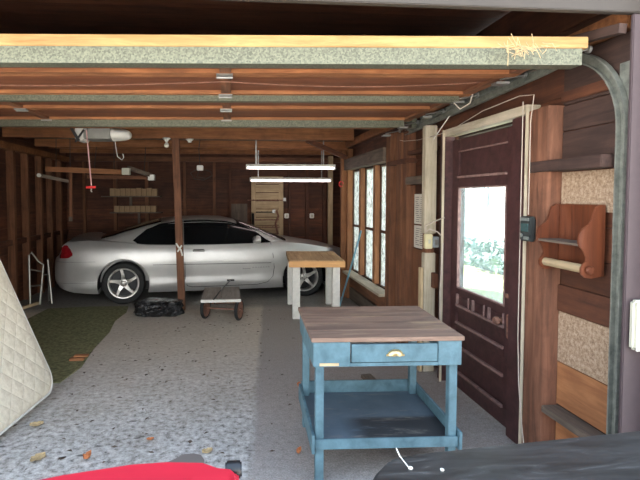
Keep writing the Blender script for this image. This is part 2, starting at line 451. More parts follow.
# front wall: header over the opening, jambs
struct(B(-3.4, 2.9, 2.12, 2.16, 2.501, 2.97).build('trim_1', 'header_paint', bevel=.004))
struct(B(1.888, 2.62, 2.13, 2.15, 0, 2.50).build('trim_2', 'jamb_paint', bevel=.004))
struct(B(-3.4, -2.55, 2.11, 2.15, 0, 2.49).build('trim_3', 'jamb_paint', bevel=.004))
# ceiling
ce = MB(); y = 2.0
while y < 10.14:
    ce.box(-3.4, 2.86, y+.001, min(y+.21, 10.14)-.001, 2.97, 2.995); y += .21
ceiling = struct(ce.build('ceiling', 'dark_x'))
B(-3.5, 2.95, 1.9, 10.2, 3.0, 3.06).build('roof_deck', 'black_plastic', ceiling)

# studs and other framing, each its own timber
def piece(par, name, x0, x1, y0, y1, z0, z1, mat, bev=.004): return MB().box(x0, x1, y0, y1, z0, z1).build(name, mat, par, bevel=bev)
y = 5.3
for k in range(9):
    w = random.uniform(.05, .085); piece(wall_left, 'stud', -3.295, -3.19, y, y+w, .0, 2.33, 'stud_z'); y += random.uniform(.46, .56)
piece(wall_left, 'top_plate', -3.295, -3.18, 5.0, 10.0, 2.335, 2.43, 'beam_x')
piece(wall_left, 'nailer', -3.295, -3.22, 6.05, 9.9, .92, 1.0, 'dark_y')
for x in (-2.95, -2.35, -1.72, -1.12, -.95, -.35, -.02, 1.22, 1.58, 1.95, 2.35):
    w = random.uniform(.045, .07); piece(wall_back, 'stud', x, x+w, 9.95, 10.04, 0, 2.35, 'dark_z' if x > -.1 else 'stud_z')
piece(wall_back, 'top_plate', -3.1, 2.75, 9.93, 10.04, 2.36, 2.46, 'stud_x')
for k, (y0, y1, mt, x0) in enumerate(((2.69, 2.785, 'rosy_z', 1.865), (2.79, 2.895, 'rosy_z', 1.878), (4.96, 5.08, 'stud_z', 1.87), (5.12, 5.26, 'stud_z', 1.86), (5.49, 5.65, 'stud_z', 1.87),
        (6.18, 6.27, 'fresh_z', 1.90), (6.88, 6.97, 'fresh_z', 1.90), (7.58, 7.65, 'fresh_z', 1.88))):
    lo = WZ0+.03 if 5.7 < y0 < 7.5 else 0; hi = 2.06 if 5.7 < y0 < 7.5 else (2.34 if y0 < 5.4 else 2.41)
    if y0 < 3: hi = 2.18
    if k == 4: lo = 0
    piece(wall_right, 'stud', x0, 1.968, y0, y1, lo, hi, mt)
piece(wall_right, 'corner_post', 1.80, 1.90, 7.66, 7.74, 0, 2.40, 'fresh_z')
piece(wall_right, 'post', 1.905, 1.968, 7.665, 7.90, 0, 2.40, 'dark_z')
piece(wall_right, 'header', 1.835, 1.968, 5.66, 7.652, 2.07, 2.24, 'grey_y')
piece(wall_right, 'top_plate', 1.92, 1.968, 2.2, 7.9, 2.46, 2.56, 'beam_x')
piece(wall_right, 'sill', 1.80, 1.968, 5.66, 7.57, .425, .458, 'cream_y')
piece(wall_right, 'blocking', 1.85, 1.968, 4.52, 4.955, 1.77, 1.85, 'grey_y')
piece(wall_right, 'blocking', 1.87, 1.968, 4.385, 4.955, 2.08, 2.12, 'dark_y')
piece(wall_right, 'blocking', 1.84, 1.968, 4.92, 5.53, 2.00, 2.05, 'dark_y')
piece(wall_right, 'blocking', 1.85, 1.968, 2.26, 2.84, 1.79, 1.855, 'dim_y')
piece(wall_right, 'blocking', 1.935, 1.951, 2.20, 2.685, 2.19, 2.25, 'dark_y')
piece(wall_right, 'blocking', 1.86, 1.968, 2.24, 2.685, .35, .39, 'grey_y')
piece(wall_right, 'lining_board', 1.955, 1.969, 2.20, 2.685, 1.56, 1.785, 'fibre', 0)
piece(wall_right, 'lining_board', 1.957, 1.969, 2.20, 2.685, .66, .96, 'fibre', 0)
piece(wall_right, 'lining_board', 1.957, 1.969, 2.20, 2.685, .40, .655, 'fresh_y', 0)
piece(wall_right, 'lining_board', 1.957, 1.969, 2.20, 2.685, .02, .345, 'fresh_y', 0)
piece(wall_right, 'lining_board', 1.945, 1.969, 2.20, 2.685, .965, 1.12, 'dark_y', .003)
piece(wall_right, 'lining_board', 1.93, 1.969, 4.38, 4.95, .3, 1.10, 'stud_z', .003)
for z0_, z1_ in ((1.86, 2.02), (2.025, 2.17), (2.175, 2.45)): piece(wall_right, 'lining_board', 1.952, 1.969, 2.20, 2.685, z0_, z1_, 'dim_y', .003)
# low boards under the window
piece(wall_right, 'lining_board', 1.90, 1.968, 5.68, 7.5, .02, .20, 'grey_y', .003)
piece(wall_right, 'lining_board', 1.91, 1.968, 5.68, 7.5, .22, .40, 'stud_y', .003)

# ceiling beams and joists
for k, (y, z0, z1, mt) in enumerate(((5.45, 2.52, 2.66, 'beam_x'), (6.1, 2.52, 2.66, 'beam_x'), (7.08, 2.485, 2.66, 'beam_x'), (7.75, 2.55, 2.70, 'grey_x'), (8.2, 2.47, 2.60, 'beam_x'),
        (8.8, 2.50, 2.64, 'beam_x'), (9.35, 2.47, 2.58, 'beam_x'))):
    piece(ceiling, 'beam', -3.18, 1.85 if y < 7.9 else 2.7, y, y+.07, z0, z1, mt)
for x in (-2.9, -2.1, -1.3, -.45, .35, 1.15, 1.7):
    piece(ceiling, 'rafter', x, x+.05, 5.3, 9.9, 2.72, 2.86, 'stud_y')
mb = MB(); mb.bar((1.15, 7.2, 2.5), (1.80, 7.35, 2.25), .045, .07); mb.build('brace', 'dark_x', ceiling)

# ------------------------------------------------------------------ side door
door = struct(B(1.935, 1.972, D0+.01, D1-.01, .01, .135).build('door_1', 'maroon', bevel=.002))   # bottom rail
def dp(name, y0, y1, z0, z1, x0=1.935, x1=1.972, mt='maroon', bev=.002): return MB().box(x0, x1, y0, y1, z0, z1).build(name, mt, door, bevel=bev)
dp('stile', D0+.01, D0+.125, .136, 2.13); dp('stile', D1-.125, D1-.01, .136, 2.13)
GY0, GY1, GZ0, GZ1 = D0+.126, D1-.126, .865, 1.725
for z0, z1 in ((.30, .36), (.50, .56), (.66, .71), (.815, .864), (1.726, 1.80), (2.03, 2.13)): dp('rail', GY0, GY1, z0, z1)
for z0, z1 in ((.136, .299), (.361, .499), (.561, .659), (1.801, 2.029)): dp('panel', GY0, GY1, z0, z1, 1.950, 1.965)
for a in (.333, .667):
    yy_ = GY0+(GY1-GY0)*a; dp('muntin', yy_-.025, yy_+.025, .711, .814)
for k in range(3):
    a0 = GY0+(GY1-GY0)*k/3+(.026 if k else 0); a1 = GY0+(GY1-GY0)*(k+1)/3-(.026 if k < 2 else 0)
    p_ = dp('panel', a0, a1, .711, .814, 1.950, 1.965)
    MB().box(1.940, 1.950, a0+.03, a1-.03, .73, .795).build('raised_field', 'maroon', p_, bevel=.004)
    for u0, u1 in ((a0, a0+.012), (a1-.012, a1)): MB().box(1.928, 1.950, u0, u1, .727, .813).build('edge_moulding', 'maroon_lit', p_)
for z in (.362, .562, .138, .712, 1.803): dp('moulding', GY0, GY1, z-.004, z+.014, 1.922, 1.945, 'maroon_lit', 0)
dp('moulding', GY0, GY1, 2.018, 2.028, 1.928, 1.945, 'maroon_lit', 0)
dp('pane', GY0, GY1, GZ0, GZ1, 1.953, 1.957, 'glass_door', 0)
gm = MB(); t = .012
gm.box(1.930, 1.952, GY0, GY0+t, GZ0, GZ1); gm.box(1.930, 1.952, GY1-t, GY1, GZ0, GZ1)
gm.box(1.930, 1.952, GY0+t, GY1-t, GZ0, GZ0+t); gm.box(1.930, 1.952, GY0+t, GY1-t, GZ1-t, GZ1)
gm.build('glazing_bead', 'maroon_lit', door)
kn = MB().lathe([(.0, -.062), (.022, -.060), (.029, -.045), (.026, -.030), (.010, -.022), (.010, -.006), (.022, -.004), (.022, 0)], 18, Matrix.Translation((1.934, D0+.15, .76)) @ Matrix.Rotation(PI/2, 4, 'Y'))
tag(kn.build('doorknob', 'rust', door, smooth=True), 'round rusty knob')
lk = B(1.905, 1.934, D0+.0, D0+.055, .66, .83).build('rim_lock', 'rust', door, bevel=.006); tag(lk, 'rusty rim lock case')
dp('latch_strap', D0+.0, D0+.10, .935, .965, 1.918, 1.934, 'rust', .003)
# frame and white edge strips
fr = struct(B(1.87, 1.968, D1+.012, D1+.09, 0, 2.22).build('trim_4', 'maroon', bevel=.003))
struct(B(1.885, 1.968, 2.912, D0-.002, 0, 2.16).build('trim_5', 'maroon', bevel=.003))
struct(B(1.868, 1.968, 2.912, D1+.012, 2.165, 2.225).build('trim_6', 'cream_y', bevel=.003))
struct(B(1.865, 1.884, 2.903, 2.910, 0, 2.2).build('trim_7', 'cream_z'))
struct(B(1.850, 1.868, D1-.002, D1+.011, 0, 2.22).build('trim_8', 'cream_z'))

# ------------------------------------------------------------------ windows (three lights side by side)
for i, (a, b_) in enumerate(((5.68, 6.18), (6.27, 6.88), (6.97, 7.58))):
    z0, z1 = .47, 2.05; s_ = .016
    w = struct(MB().box(1.98, 2.0, a, a+s_, z0, z1).box(1.98, 2.0, b_-s_, b_, z0, z1).box(1.98, 2.0, a+s_, b_-s_, z0, z0+s_).box(1.98, 2.0, a+s_, b_-s_, z1-s_, z1).build('window_%d' % (i+1), 'grey_z'))
    B(1.976, 2.0, a+s_, b_-s_, 1.17, 1.205).build('meeting_rail', 'dark_y', w)
    B(1.988, 1.991, a+s_, b_-s_, z0+s_, 1.169).build('pane', 'glass_win', w)
    B(1.988, 1.991, a+s_, b_-s_, 1.206, z1-s_).build('pane', 'glass_win', w)
# wall filler between lights
fb = MB()
for a, b_ in ((6.182, 6.268), (6.882, 6.968), (7.582, 7.66)): fb.box(1.975, 2.06, a, b_, .46, 2.06)
fb.build('mullion_cover', 'dark_z', wall_right)

# ------------------------------------------------------------------ outside, seen through the door and windows
nh = thing('neighbour_house', 'white clapboard neighbouring house seen through the glass of the side door', 'house', (7, 8, 0))
mb = MB(); z = -.02
while z < 5.4:
    mb.box(7.0, 7.03, 3.0, 13.7, z, z+.14); mb.box(7.03, 7.2, 3.0, 13.7, z, z+.15); z += .15
mb.build('wall', 'siding', nh)
B(6.98, 7.2, 13.701, 17, 0, 5.4).build('side_wing', 'siding_blue', nh)
wm = B(6.95, 6.995, 12.5, 13.3, 1.35, 2.1).build('window', 'siding', nh); B(6.94, 6.949, 12.58, 13.22, 1.42, 2.03).build('pane', 'siding_blue', wm)
bs = MB(); random.seed(3)
for k in range(260):
    u = random.uniform(5.1, 13.5); a = random.random()*2*PI; rr = .35+.25*random.random()
    c_ = Vector((5.9+math.cos(a)*rr*.7, u, .12+abs(math.sin(a))*rr*.7)); q = .16
    n_ = Vector((random.gauss(0, 1), random.gauss(0, 1), random.gauss(0, 1))).normalized(); t_ = n_.orthogonal().normalized(); b2 = n_.cross(t_)
    for j in range(9):
        o = c_+Vector((jit(.14), jit(.14), jit(.14))); e = .05+random.random()*.05
        th = random.random()*6.28; d1 = (t_*math.cos(th)+b2*math.sin(th)+n_*jit(.6))*e; d2 = (b2*math.cos(th)-t_*math.sin(th))*e*.55
        bs.add([o-d1, o+d2, o+d1, o-d2], [(0, 1, 2, 3)])
hd = thing('hedge', 'low green hedge outside, seen through the lower door glass', 'hedge', (5.9, 9, 0))
bs.build('foliage', 'bush', hd); MB().box(5.75, 6.05, 5.2, 13.4, -.03, .35).build('core', 'bush', hd, bevel=.1)
random.seed(11)
# ------------------------------------------------------------------ THE CAR
CT = thing('car', 'silver two-door coupe parked sideways at the back of the garage', 'car', (-1.65, 7.41, 0), (0, 0, R(7)))
def interp(tab, x):
    if x <= tab[0][0]: return tab[0][1]
    for (a, p), (b_, q) in zip(tab, tab[1:]):
        if x <= b_:
            t = (x-a)/(b_-a); t = t*t*(3-2*t)*.35+t*.65
            return p+(q-p)*t
    return tab[-1][1]
HW = .93
Wt = [(-1.03, .50), (-1.0, .66), (-.93, .78), (-.8, .86), (-.5, .905), (0, .93), (1.4, .94), (2.9, .93), (3.3, .89), (3.6, .82), (3.8, .70), (3.92, .52), (3.98, .3)]
ZT = [(-1.03, .64), (-1.0, .70), (-.93, .735), (-.86, .90), (-.80, .955), (-.5, .975), (-.3, .965), (.05, .935), (.4, .90), (1.2, .885), (2.2, .895), (2.5, .905), (2.8, .885), (3.4, .79), (3.8, .68), (3.92, .60), (3.98, .52)]
ZB = [(-1.03, .42), (-1.0, .36), (-.9, .27), (-.7, .20), (-.4, .17), (0, .17), (1.5, .165), (3.3, .17), (3.8, .22), (3.98, .34)]
def side(x, z):
    """half width of the body at station x, height z"""
    w, zt, zb = interp(Wt, x), interp(ZT, x), interp(ZB, x)
    f = 1.0
    prof = [(.0, .955), (.10, .985), (.19, .992), (.20, .978), (.30, .982), (.55, 1.0), (.57, 1.0), (.75, .985), (.88, .955), (.96, .905), (1.0, .86)]
    t = (z-.17)/(.97-.17) if abs(zt-zb) > .6 else (z-zb)/(zt-zb)
    return w*interp(prof, max(0, min(1, t)))
XS = [-1.03, -1.015, -.99, -.95, -.90, -.86, -.83, -.78, -.7, -.6]+[-.5+.1*k for k in range(41)]+[3.66, 3.74, 3.82, 3.88, 3.93, 3.96, 3.98]
rows = []
NS = 15
for x in XS:
    zt, zb = interp(ZT, x), interp(ZB, x); ring = []
    hs = []
    crown = .035
    for k in range(NS):
        z = zb+(zt-zb)*k/(NS-1); hs.append((side(x, z), z))
    ws = hs[-1][0]
    top = [(ws*u, zt+crown*(1-u*u)*.9) for u in (.93, .8, .6, .3, 0)]
    half = [(0, zb), (hs[0][0]*.5, zb), (hs[0][0]*.93, zb+.0)]+hs+top
    for (w, z) in half: ring.append((x, HW-w, z))
    for (w, z) in reversed(half[1:-1]): ring.append((x, HW+w, z))
    rows.append(ring)
bd = MB().grid(rows, closed=True)
n = len(rows[0]); bd.f.append(tuple(range(n-1, -1, -1))); bd.f.append(tuple((len(rows)-1)*n+k for k in range(n)))
body = bd.build('body', 'silver', CT, smooth=True, local=True)
# wheel arches cut out of the body
def cutter(x, y0, y1, r=.385):
    return MB().lathe([(0, 0), (r, 0), (r, y1-y0), (0, y1-y0)], 40, Matrix.Translation((x, y1, .302)) @ Matrix.Rotation(PI/2, 4, 'X')).build('cut', 'black_plastic', CT, local=True)
AX = (0.03, 2.90)
cs = [cutter(x, a, b_) for x in AX for a, b_ in ((-.15, .36), (1.50, 2.1))]
for c in cs:
    md = body.modifiers.new('arch', 'BOOLEAN'); md.operation = 'DIFFERENCE'; md.object = c; md.solver = 'EXACT'
bpy.context.view_layer.update()
dg = bpy.context.evaluated_depsgraph_get()
me = bpy.data.meshes.new_from_object(body.evaluated_get(dg)); old = body.data
body.modifiers.clear(); body.data = me; me.name = 'body'
while len(me.materials) > 1: me.materials.pop(index=1)
for p in me.polygons: p.material_index = 0
for c in cs: bpy.data.objects.remove(c, do_unlink=True)
bpy.data.meshes.remove(old)
me.polygons.foreach_set('use_smooth', [True]*len(me.polygons)); me.set_sharp_from_angle(angle=R(38))
for x in AX:      # dark arch liners
    lin = MB(); rr_ = []
    for y_ in (.02, .355): rr_.append([(x+.381*math.cos(a), y_, .302+.381*math.sin(a)) for a in [R(-12)+R(204)*k/24 for k in range(25)]])
    lin.grid(rr_); lin.build('arch_liner', 'matte_black', CT, local=True, smooth=True)
    fl_ = []                                       # raised lip round the arch
    for k in range(29):
        a = R(-12)+R(204)*k/28; px, pz = x+.390*math.cos(a), .302+.390*math.sin(a)
        if pz > .20: fl_.append((px, HW-side(px, pz)-.004, pz))
    MB().tube(fl_, .009, 6).build('arch_lip', 'silver', CT, local=True, smooth=True)

# greenhouse
GT = [(-.38, .995), (-.2, 1.04), (.1, 1.135), (.4, 1.22), (.65, 1.275), (.95, 1.298), (1.3, 1.306), (1.6, 1.292), (1.85, 1.24), (2.1, 1.155), (2.4, 1.03), (2.68, .93)]
GB = [(-.38, .60), (-.2, .70), (.2, .80), (.8, .835), (1.6, .84), (2.1, .83), (2.4, .79), (2.68, .66)]
def gtop(x): return interp(GT, x)
def gside(x, z):
    b_ = interp(GB, x); T = gtop(x)
    y = b_-(z-.93)*.58
    e = max(0.0, (z-(T-.09))/.09)
    return max(.02, y*(1-.13*e*e))
GX = [-.38+3.06*k/44 for k in range(45)]
def gsec(x, off=0.0):
    T = gtop(x); z0 = .86; pts = []
    for k in range(9):
        z = z0+(T-.012-z0)*k/8; pts.append((x, HW-gside(x, z)-off, z))
    ye = gside(x, T-.012)
    for u in (.9, .7, .4, 0): pts.append((x, HW-ye*u, T-.012+.024*(1-u*u)+off))
    for u in (.4, .7, .9): pts.append((x, HW+ye*u, T-.012+.024*(1-u*u)+off))
    for k in range(8, -1, -1):
        z = z0+(T-.012-z0)*k/8; pts.append((x, HW+gside(x, z)+off, z))
    return pts
cab = MB().grid([gsec(x) for x in GX]); cab.build('roof', 'silver', CT, local=True, smooth=True)
def dlo_top(x): return interp([(.17, .97), (.25, 1.04), (.38, 1.14), (.6, 1.222), (.9, 1.262), (1.3, 1.270), (1.6, 1.252), (1.85, 1.195), (2.05, 1.11), (2.34, .91)], x)
def dlo_bot(x): return interp([(.17, .965), (.26, .905), (.9, .895), (1.6, .885), (2.34, .89)], x)
for nm_, xa, xb in (('quarter_window', .17, .935), ('side_window', .945, 2.34)):
    for sgn in (-1, 1):
        rw = []
        for k in range(23):
            x = xa+(xb-xa)*k/22; t_, b_ = dlo_top(x), dlo_bot(x)
            rw.append([(x, HW+sgn*(gside(x, b_+(t_-b_)*j/6)+.007), b_+(t_-b_)*j/6) for j in range(7)])
        MB().grid(rw).build(nm_, 'car_glass', CT, local=True, smooth=True)
def screen(nm_, xa, xb):
    rw = []
    for k in range(13):
        x = xa+(xb-xa)*k/12; T = gtop(x); ye = gside(x, T-.012)
        zs = T-.012-(.034 if xa > 1 else .012)
        rw.append([(x, HW-gside(x, zs)-.005, zs)]+[(x, HW+ye*u, T-.012+.024*(1-u*u)+.006) for u in (-1, -.8, -.5, -.2, .2, .5, .8, 1)]+[(x, HW+gside(x, zs)+.005, zs)])
    MB().grid(rw).build(nm_, 'car_glass', CT, local=True, smooth=True)
screen('rear_window', -.33, .60); screen('windscreen', 1.80, 2.64)
# door shut lines, mouldings, badges
def line(pts, r, name, mat, off=.002):
    MB().tube([(x, HW-side(x, z)-off, z) for x, z in pts], r, 6).build(name, mat, CT, local=True)
line([(.955, .93), (.955, .6), (.96, .33), (.99, .255), (1.06, .235), (1.6, .232), (2.1, .236), (2.27, .27), (2.36, .36), (2.38, .5), (2.36, .7), (2.33, .9)], .0045, 'door_seam', 'black_plastic')
def strip(x0, x1, za, zb, name, mat, off=.012, n_=26):
    hw = .013 if off > .01 else .005
    rw = []
    for k in range(n_+1):
        x = x0+(x1-x0)*k/n_; zz = [za(x)+q*hw for q in (-1, -.8, .8, 1)]; oo = (0, off, off, 0)
        rw.append([(x, HW-side(x, z)-o_-.001, z) for z, o_ in zip(zz, oo)])
    return MB().grid(rw).build(name, mat, CT, local=True)
zf = lambda x: .625-.01*x
strip(.47, .945, zf, None, 'side_moulding', 'silver'); strip(.97, 2.33, zf, None, 'side_moulding', 'silver')
strip(.47, 2.33, lambda x: .603-.01*x, None, 'moulding_shadow', 'shade_grey', .001)  # thin dark strip drawn as the shadow under the moulding
strip(-.97, -.37, lambda x: .665, None, 'bumper_line', 'steel', .001)
strip(-.94, -.36, lambda x: .345, None, 'bumper_crease', 'steel', .004)
strip(.45, 2.50, lambda x: .345, None, 'rocker_crease_shade', 'shade_grey', .001)  # dark strip painting the shade along the rocker crease
bg = MB()
for k in range(7): bg.box(2.02+k*.042, 2.05+k*.042, -.004, .002, .508, .522)
bg.box(1.86, 1.99, -.006, .001, .49, .505); bg.build('badge', 'steel', CT, local=True)
# door handle
hb = MB().box(1.08, 1.26, -.001, .03, .775, .825); hb.build('handle_recess', 'black_plastic', CT, bevel=.01, local=True)
MB().tube([(1.09, .004, .80), (1.12, -.018, .803), (1.22, -.018, .803), (1.255, .004, .80)], .013, 8).build('door_handle', 'silver', CT, local=True, smooth=True)
# mirror
mr_ = MB().lathe([(0, -.10), (.05, -.095), (.078, -.06), (.088, 0), (.078, .05), (.0, .06)], 16, Matrix.Translation((2.10, -.02, .955)) @ Matrix.Diagonal((.75, 1.25, .78, 1)) @ Matrix.Rotation(PI/2, 4, 'Y'))
mo = mr_.build('wing_mirror', 'silver', CT, local=True, smooth=True)
MB().bar((2.14, .05, .925), (2.12, .16, .92), .05, .04).build('mirror_arm', 'black_plastic', CT, local=True)
# tail lamp wrapped round the rear corner
for sgn in (-1, 1):
    rw = []
    for k in range(13):
        x = -.90+.20*k/12; zt_ = min(.915, interp(ZT, x)-.01); zb_ = max(.715, interp([(-.9, .72), (-.76, .725), (-.70, .76)], x)); zt2 = interp([(-.9, .87), (-.82, .925), (-.79, .92), (-.735, .86), (-.70, .79)], x)
        zt_ = min(zt_, zt2)
        rw.append([(x, HW+sgn*(side(x, z)+.006), z) for z in [zb_+(zt_-zb_)*j/5 for j in range(6)]])
    MB().grid(rw).build('tail_lamp', 'car_lamp', CT, local=True, smooth=True)
# rear deck spoiler, licence recess, exhaust
sp = []
for k in range(15):
    u = -1+2*k/14; x0 = -.80+.05*u*u; yy_ = HW+u*.72
    sp.append([(x0, yy_, .985), (x0+.03, yy_, .998), (x0+.14, yy_, 1.003), (x0+.27, yy_, .995), (x0+.27, yy_, .955), (x0, yy_, .945)])
MB().grid(sp, closed=True).build('spoiler', 'silver', CT, local=True, smooth=True)
MB().tube([(-1.0, 1.45, .23), (-.6, 1.45, .23)], .03, 10).build('exhaust_pipe', 'steel', CT, local=True)
B(-.6, 3.3, .35, 1.5, .172, .30).build('underbody', 'black_plastic', CT, local=True)
# wheels
def wheel(x, y, out):
    R_ = .322
    mt = Matrix.Translation((x, y, R_)) @ Matrix.Rotation(PI/2 if out < 0 else -PI/2, 4, 'X')   # local +z points outwards
    ty = MB().lathe([(.233, -.10), (.265, -.112), (.302, -.108), (.319, -.085), (.322, -.04), (.322, .04), (.319, .085), (.302, .108), (.265, .112), (.238, .10), (.233, .08), (.233, -.08)], 48, mt, closed=True)
    t = ty.build('tyre', 'rubber', CT, local=True, smooth=True)
    mt = mt @ Matrix.Diagonal((1.05, 1.05, 1, 1))
    rim = MB().lathe([(.221, .07), (.226, .088), (.221, .096), (.206, .094), (.198, .075), (.192, .03), (.205, -.06), (.221, -.06)], 48, mt, closed=True)
    rm = rim.build('rim', 'alloy', t, local=True, smooth=True)
    MB().lathe([(0, -.02), (.196, -.02), (.196, -.03), (0, -.03)], 32, mt).build('brake_disc', 'dark_metal', t, local=True)
    sk = MB()
    for k in range(5):
        a = 2*PI*k/5+.3; ca, sa = math.cos(a), math.sin(a)
        def P(r, s_, z): return (r*ca-s_*sa, r*sa+s_*ca, z)
        # blades that sweep: broad at the hub, narrow and slanted at the rim
        v0 = [P(.03, -.034, .062), P(.03, .034, .062), P(.115, .030, .080), P(.203, .050, .082), P(.203, .012, .082), P(.115, -.012, .080)]
        v1 = [(p[0], p[1], p[2]-.028) for p in v0]
        sk.add(v0+v1, [(0, 1, 2, 5), (5, 2, 3, 4), (6, 11, 8, 7), (11, 10, 9, 8)]+[(i, i+6, (i+1) % 6+6, (i+1) % 6) for i in range(6)], mt)
    sk.build('spokes', 'alloy', rm, local=True)
    hb_ = MB().lathe([(0, .088), (.022, .086), (.030, .078), (.052, .074), (.056, .055), (.056, .03), (0, .03)], 20, mt); hb_.build('hub_cap', 'alloy', rm, local=True, smooth=True)
    for k in range(5):
        a = 2*PI*k/5+.93
        MB().lathe([(0, .08), (.008, .08), (.008, .06)], 8, mt @ Matrix.Translation((.040*math.cos(a), .040*math.sin(a), 0))).build('lug_nut', 'dark_metal', rm, local=True)
for x in AX:
    wheel(x, .122, -1); wheel(x, 1.738, 1)

# ------------------------------------------------------------------ support post
t = thing('support_post', 'dark wooden post standing mid-garage in front of the car', 'post', (-.70, 7.03, 0))
mb = MB(); mb.bar((-.70, 6.995, 0), (-.775, 7.025, 2.48), .10, .10, up=(0, 1, 0)); mb.build('post_timber', 'stud_z', t, bevel=.006)
mb = MB(); mb.box(-.765, -.665, 6.935, 6.944, .86, .93); mb.add([], [])
cl = MB().tube([(-.77, 6.925, .98), (-.74, 6.925, .93), (-.70, 6.925, .88), (-.68, 6.925, .80)], .014, 6).tube([(-.69, 6.925, .95), (-.72, 6.925, .90), (-.75, 6.925, .86)], .012, 6)
cl.build('rag_tie', 'white_paint', t)

# ------------------------------------------------------------------ pine-topped workbench with white legs
t = thing('workbench', 'small bench with thick pine top and white legs beside the car', 'table', (1.19, 6.80, 0), (0, 0, R(-4.5)))
X0, X1, Y0, Y1 = -.37, .365, -.55, .55
tp = MB()
for k in range(6):
    a = X0+(X1-X0)*k/6; tp.box(a+.001, a+(X1-X0)/6-.001, Y0, Y1, .735, .80)
tp.build('bench_top', wood('bench_pine', (.42, .23, .10), (.70, .46, .24), 'y', .25, island=.15), t, bevel=.003, local=True)
MB().box(X0-.005, X1+.005, Y0-.03, Y0-.001, .712, .79).build('front_edge', wood('bench_edge_pine', (.62, .32, .12), (.85, .50, .22), 'x', .1, island=.05), t, bevel=.004, local=True)
for a, b_ in ((X0+.05, Y0+.06), (X1-.15, Y0+.06), (X0+.02, Y1-.16), (X1-.13, Y1-.16)):
    MB().box(a, a+.10, b_, b_+.10, 0, .734).build('leg', 'white_paint', t, bevel=.004, local=True)
B(X0+.06, X1-.06, Y1-.05, Y1-.02, .64, .734).build('back_rail', 'stud_x', t, local=True)

# ------------------------------------------------------------------ blue drawer table
t = thing('drawer_table', 'blue-painted table with worn brown top, brass-pulled drawer and lower shelf', 'table', (.905, 2.99, 0), (0, 0, R(-2.5)))
L = dict(parent=t, local=True)
W2, D2 = .425, .375
tp = MB()
for k in range(5):
    a = -D2-.01+(2*D2+.02)*k/5; tp.box(-.437, .437, a+.0015, a+(2*D2+.02)/5-.0015, .825, .850)
tp.build('table_top', 'tabletop', bevel=.002, **L)
AZ = .682
for sx_ in (-1, 1):
    for sy_ in (-1, 1):
        x = sx_*(W2-.04); yv = sy_*(D2-.04)
        MB().box(x-.024, x+.024, yv-.024, yv+.024, 0, AZ).build('leg', 'blue', bevel=.003, **L)
B(-W2, -.215, -D2, -D2+.03, AZ, .824).build('apron', 'blue', bevel=.002, **L)
B(.290, W2, -D2, -D2+.03, AZ, .824).build('apron', 'blue', bevel=.002, **L)
B(-.214, .289, -D2+.002, -D2+.03, AZ, .702).build('apron', 'blue', **L)
B(-W2, W2, D2-.03, D2, AZ, .824).build('apron', 'blue', bevel=.002, **L)
for s_ in (-1, 1): B(min(s_*W2, s_*(W2-.02)), max(s_*W2, s_*(W2-.02)), -D2+.031, D2-.031, AZ, .824).build('side_rail', 'blue', **L)
dr = B(-.208, .283, -D2-.006, -D2+.016, .708, .810).build('drawer', 'blue', bevel=.002, **L)
cp = MB(); rw = []
for i in range(13):
    a = PI*i/12
    rw.append([(.04+math.cos(a)*.046*math.cos(PI/2*j/6*.9), -D2-.008-.024*math.sin(PI/2*j/6), .748+math.sin(a)*.034*math.cos(PI/2*j/6*.75)) for j in range(7)])
cp.grid(rw); cp.box(-.012, .092, -D2-.0095, -D2-.0065, .742, .752)
tag(cp.build('cup_pull', 'brass', dr, local=True, smooth=True), 'brass cup-shaped drawer pull')
B(-.39, -.28, -D2-.003, -D2-.0003, AZ+.006, AZ+.022).build('bare_patch', 'pale_x', **L)
# lower tray shelf between raised rims
SZ = .215
B(-W2+.012, W2-.012, -D2+.012, D2-.012, SZ, SZ+.014).build('lower_shelf', 'blue_shelf', **L)
B(-W2+.012, W2-.012, -D2, -D2+.0115, SZ-.01, SZ+.05).build('shelf_rim', 'blue', bevel=.002, **L)
B(-W2+.012, W2-.012, D2-.0115, D2, SZ-.01, SZ+.10).build('shelf_rim', 'blue', bevel=.002, **L)
for s_ in (-1, 1): B(min(s_*(W2+.008), s_*(W2-.010)), max(s_*(W2+.008), s_*(W2-.010)), -D2-.012, D2+.0, SZ-.03, SZ+.08).build('shelf_rim', 'blue', bevel=.002, **L)

# ------------------------------------------------------------------ little flat cart
t = thing('flat_cart', 'small flat wooden cart with pull handle laid over its deck', 'cart', (-.10, 6.55, 0))
dk = MB(); dk.box(-.37, -.125, 6.12, 6.98, .305, .33); dk.box(-.115, .13, 6.12, 6.98, .305, .33)
dk.build('deck', wood('cart_deck_boards', (.22, .19, .165), (.42, .37, .32), 'y', .15), t)
B(-.375, .135, 6.09, 6.119, .30, .335).build('deck_edge', 'white_paint', t)
MB().tube([(-.335, 6.48, .145), (.115, 6.34, .145)], .010, 8).tube([(-.30, 6.46, .22), (-.15, 6.5, .30), (.05, 6.43, .22)], .008, 6).build('front_axle', 'rust', t)
MB().tube([(-.30, 6.86, .12), (.08, 6.86, .12)], .010, 8).tube([(-.10, 6.86, .12), (-.10, 6.86, .304)], .012, 6).build('rear_axle', 'rust', t)
def cwheel(c, r, yaw):
    mt = Matrix.Translation(c) @ Matrix.Rotation(yaw, 4, 'Z') @ Matrix.Rotation(PI/2, 4, 'Y')
    w = MB().lathe([(r-.028, -.018), (r-.01, -.022), (r, -.010), (r, .010), (r-.01, .022), (r-.028, .018)], 28, mt, closed=True).build('wheel', 'rubber', t, smooth=True)
    MB().lathe([(0, -.026), (.02, -.026), (.02, -.012), (r-.045, -.008), (r-.028, -.018), (r-.028, .018), (r-.045, .008), (.02, .012), (.02, .026), (0, .026)], 28, mt).build('wheel_disc', 'rust' , w, smooth=True)
cwheel((-.335, 6.48, .145), .145, R(-20)); cwheel((.115, 6.34, .145), .145, R(-20))
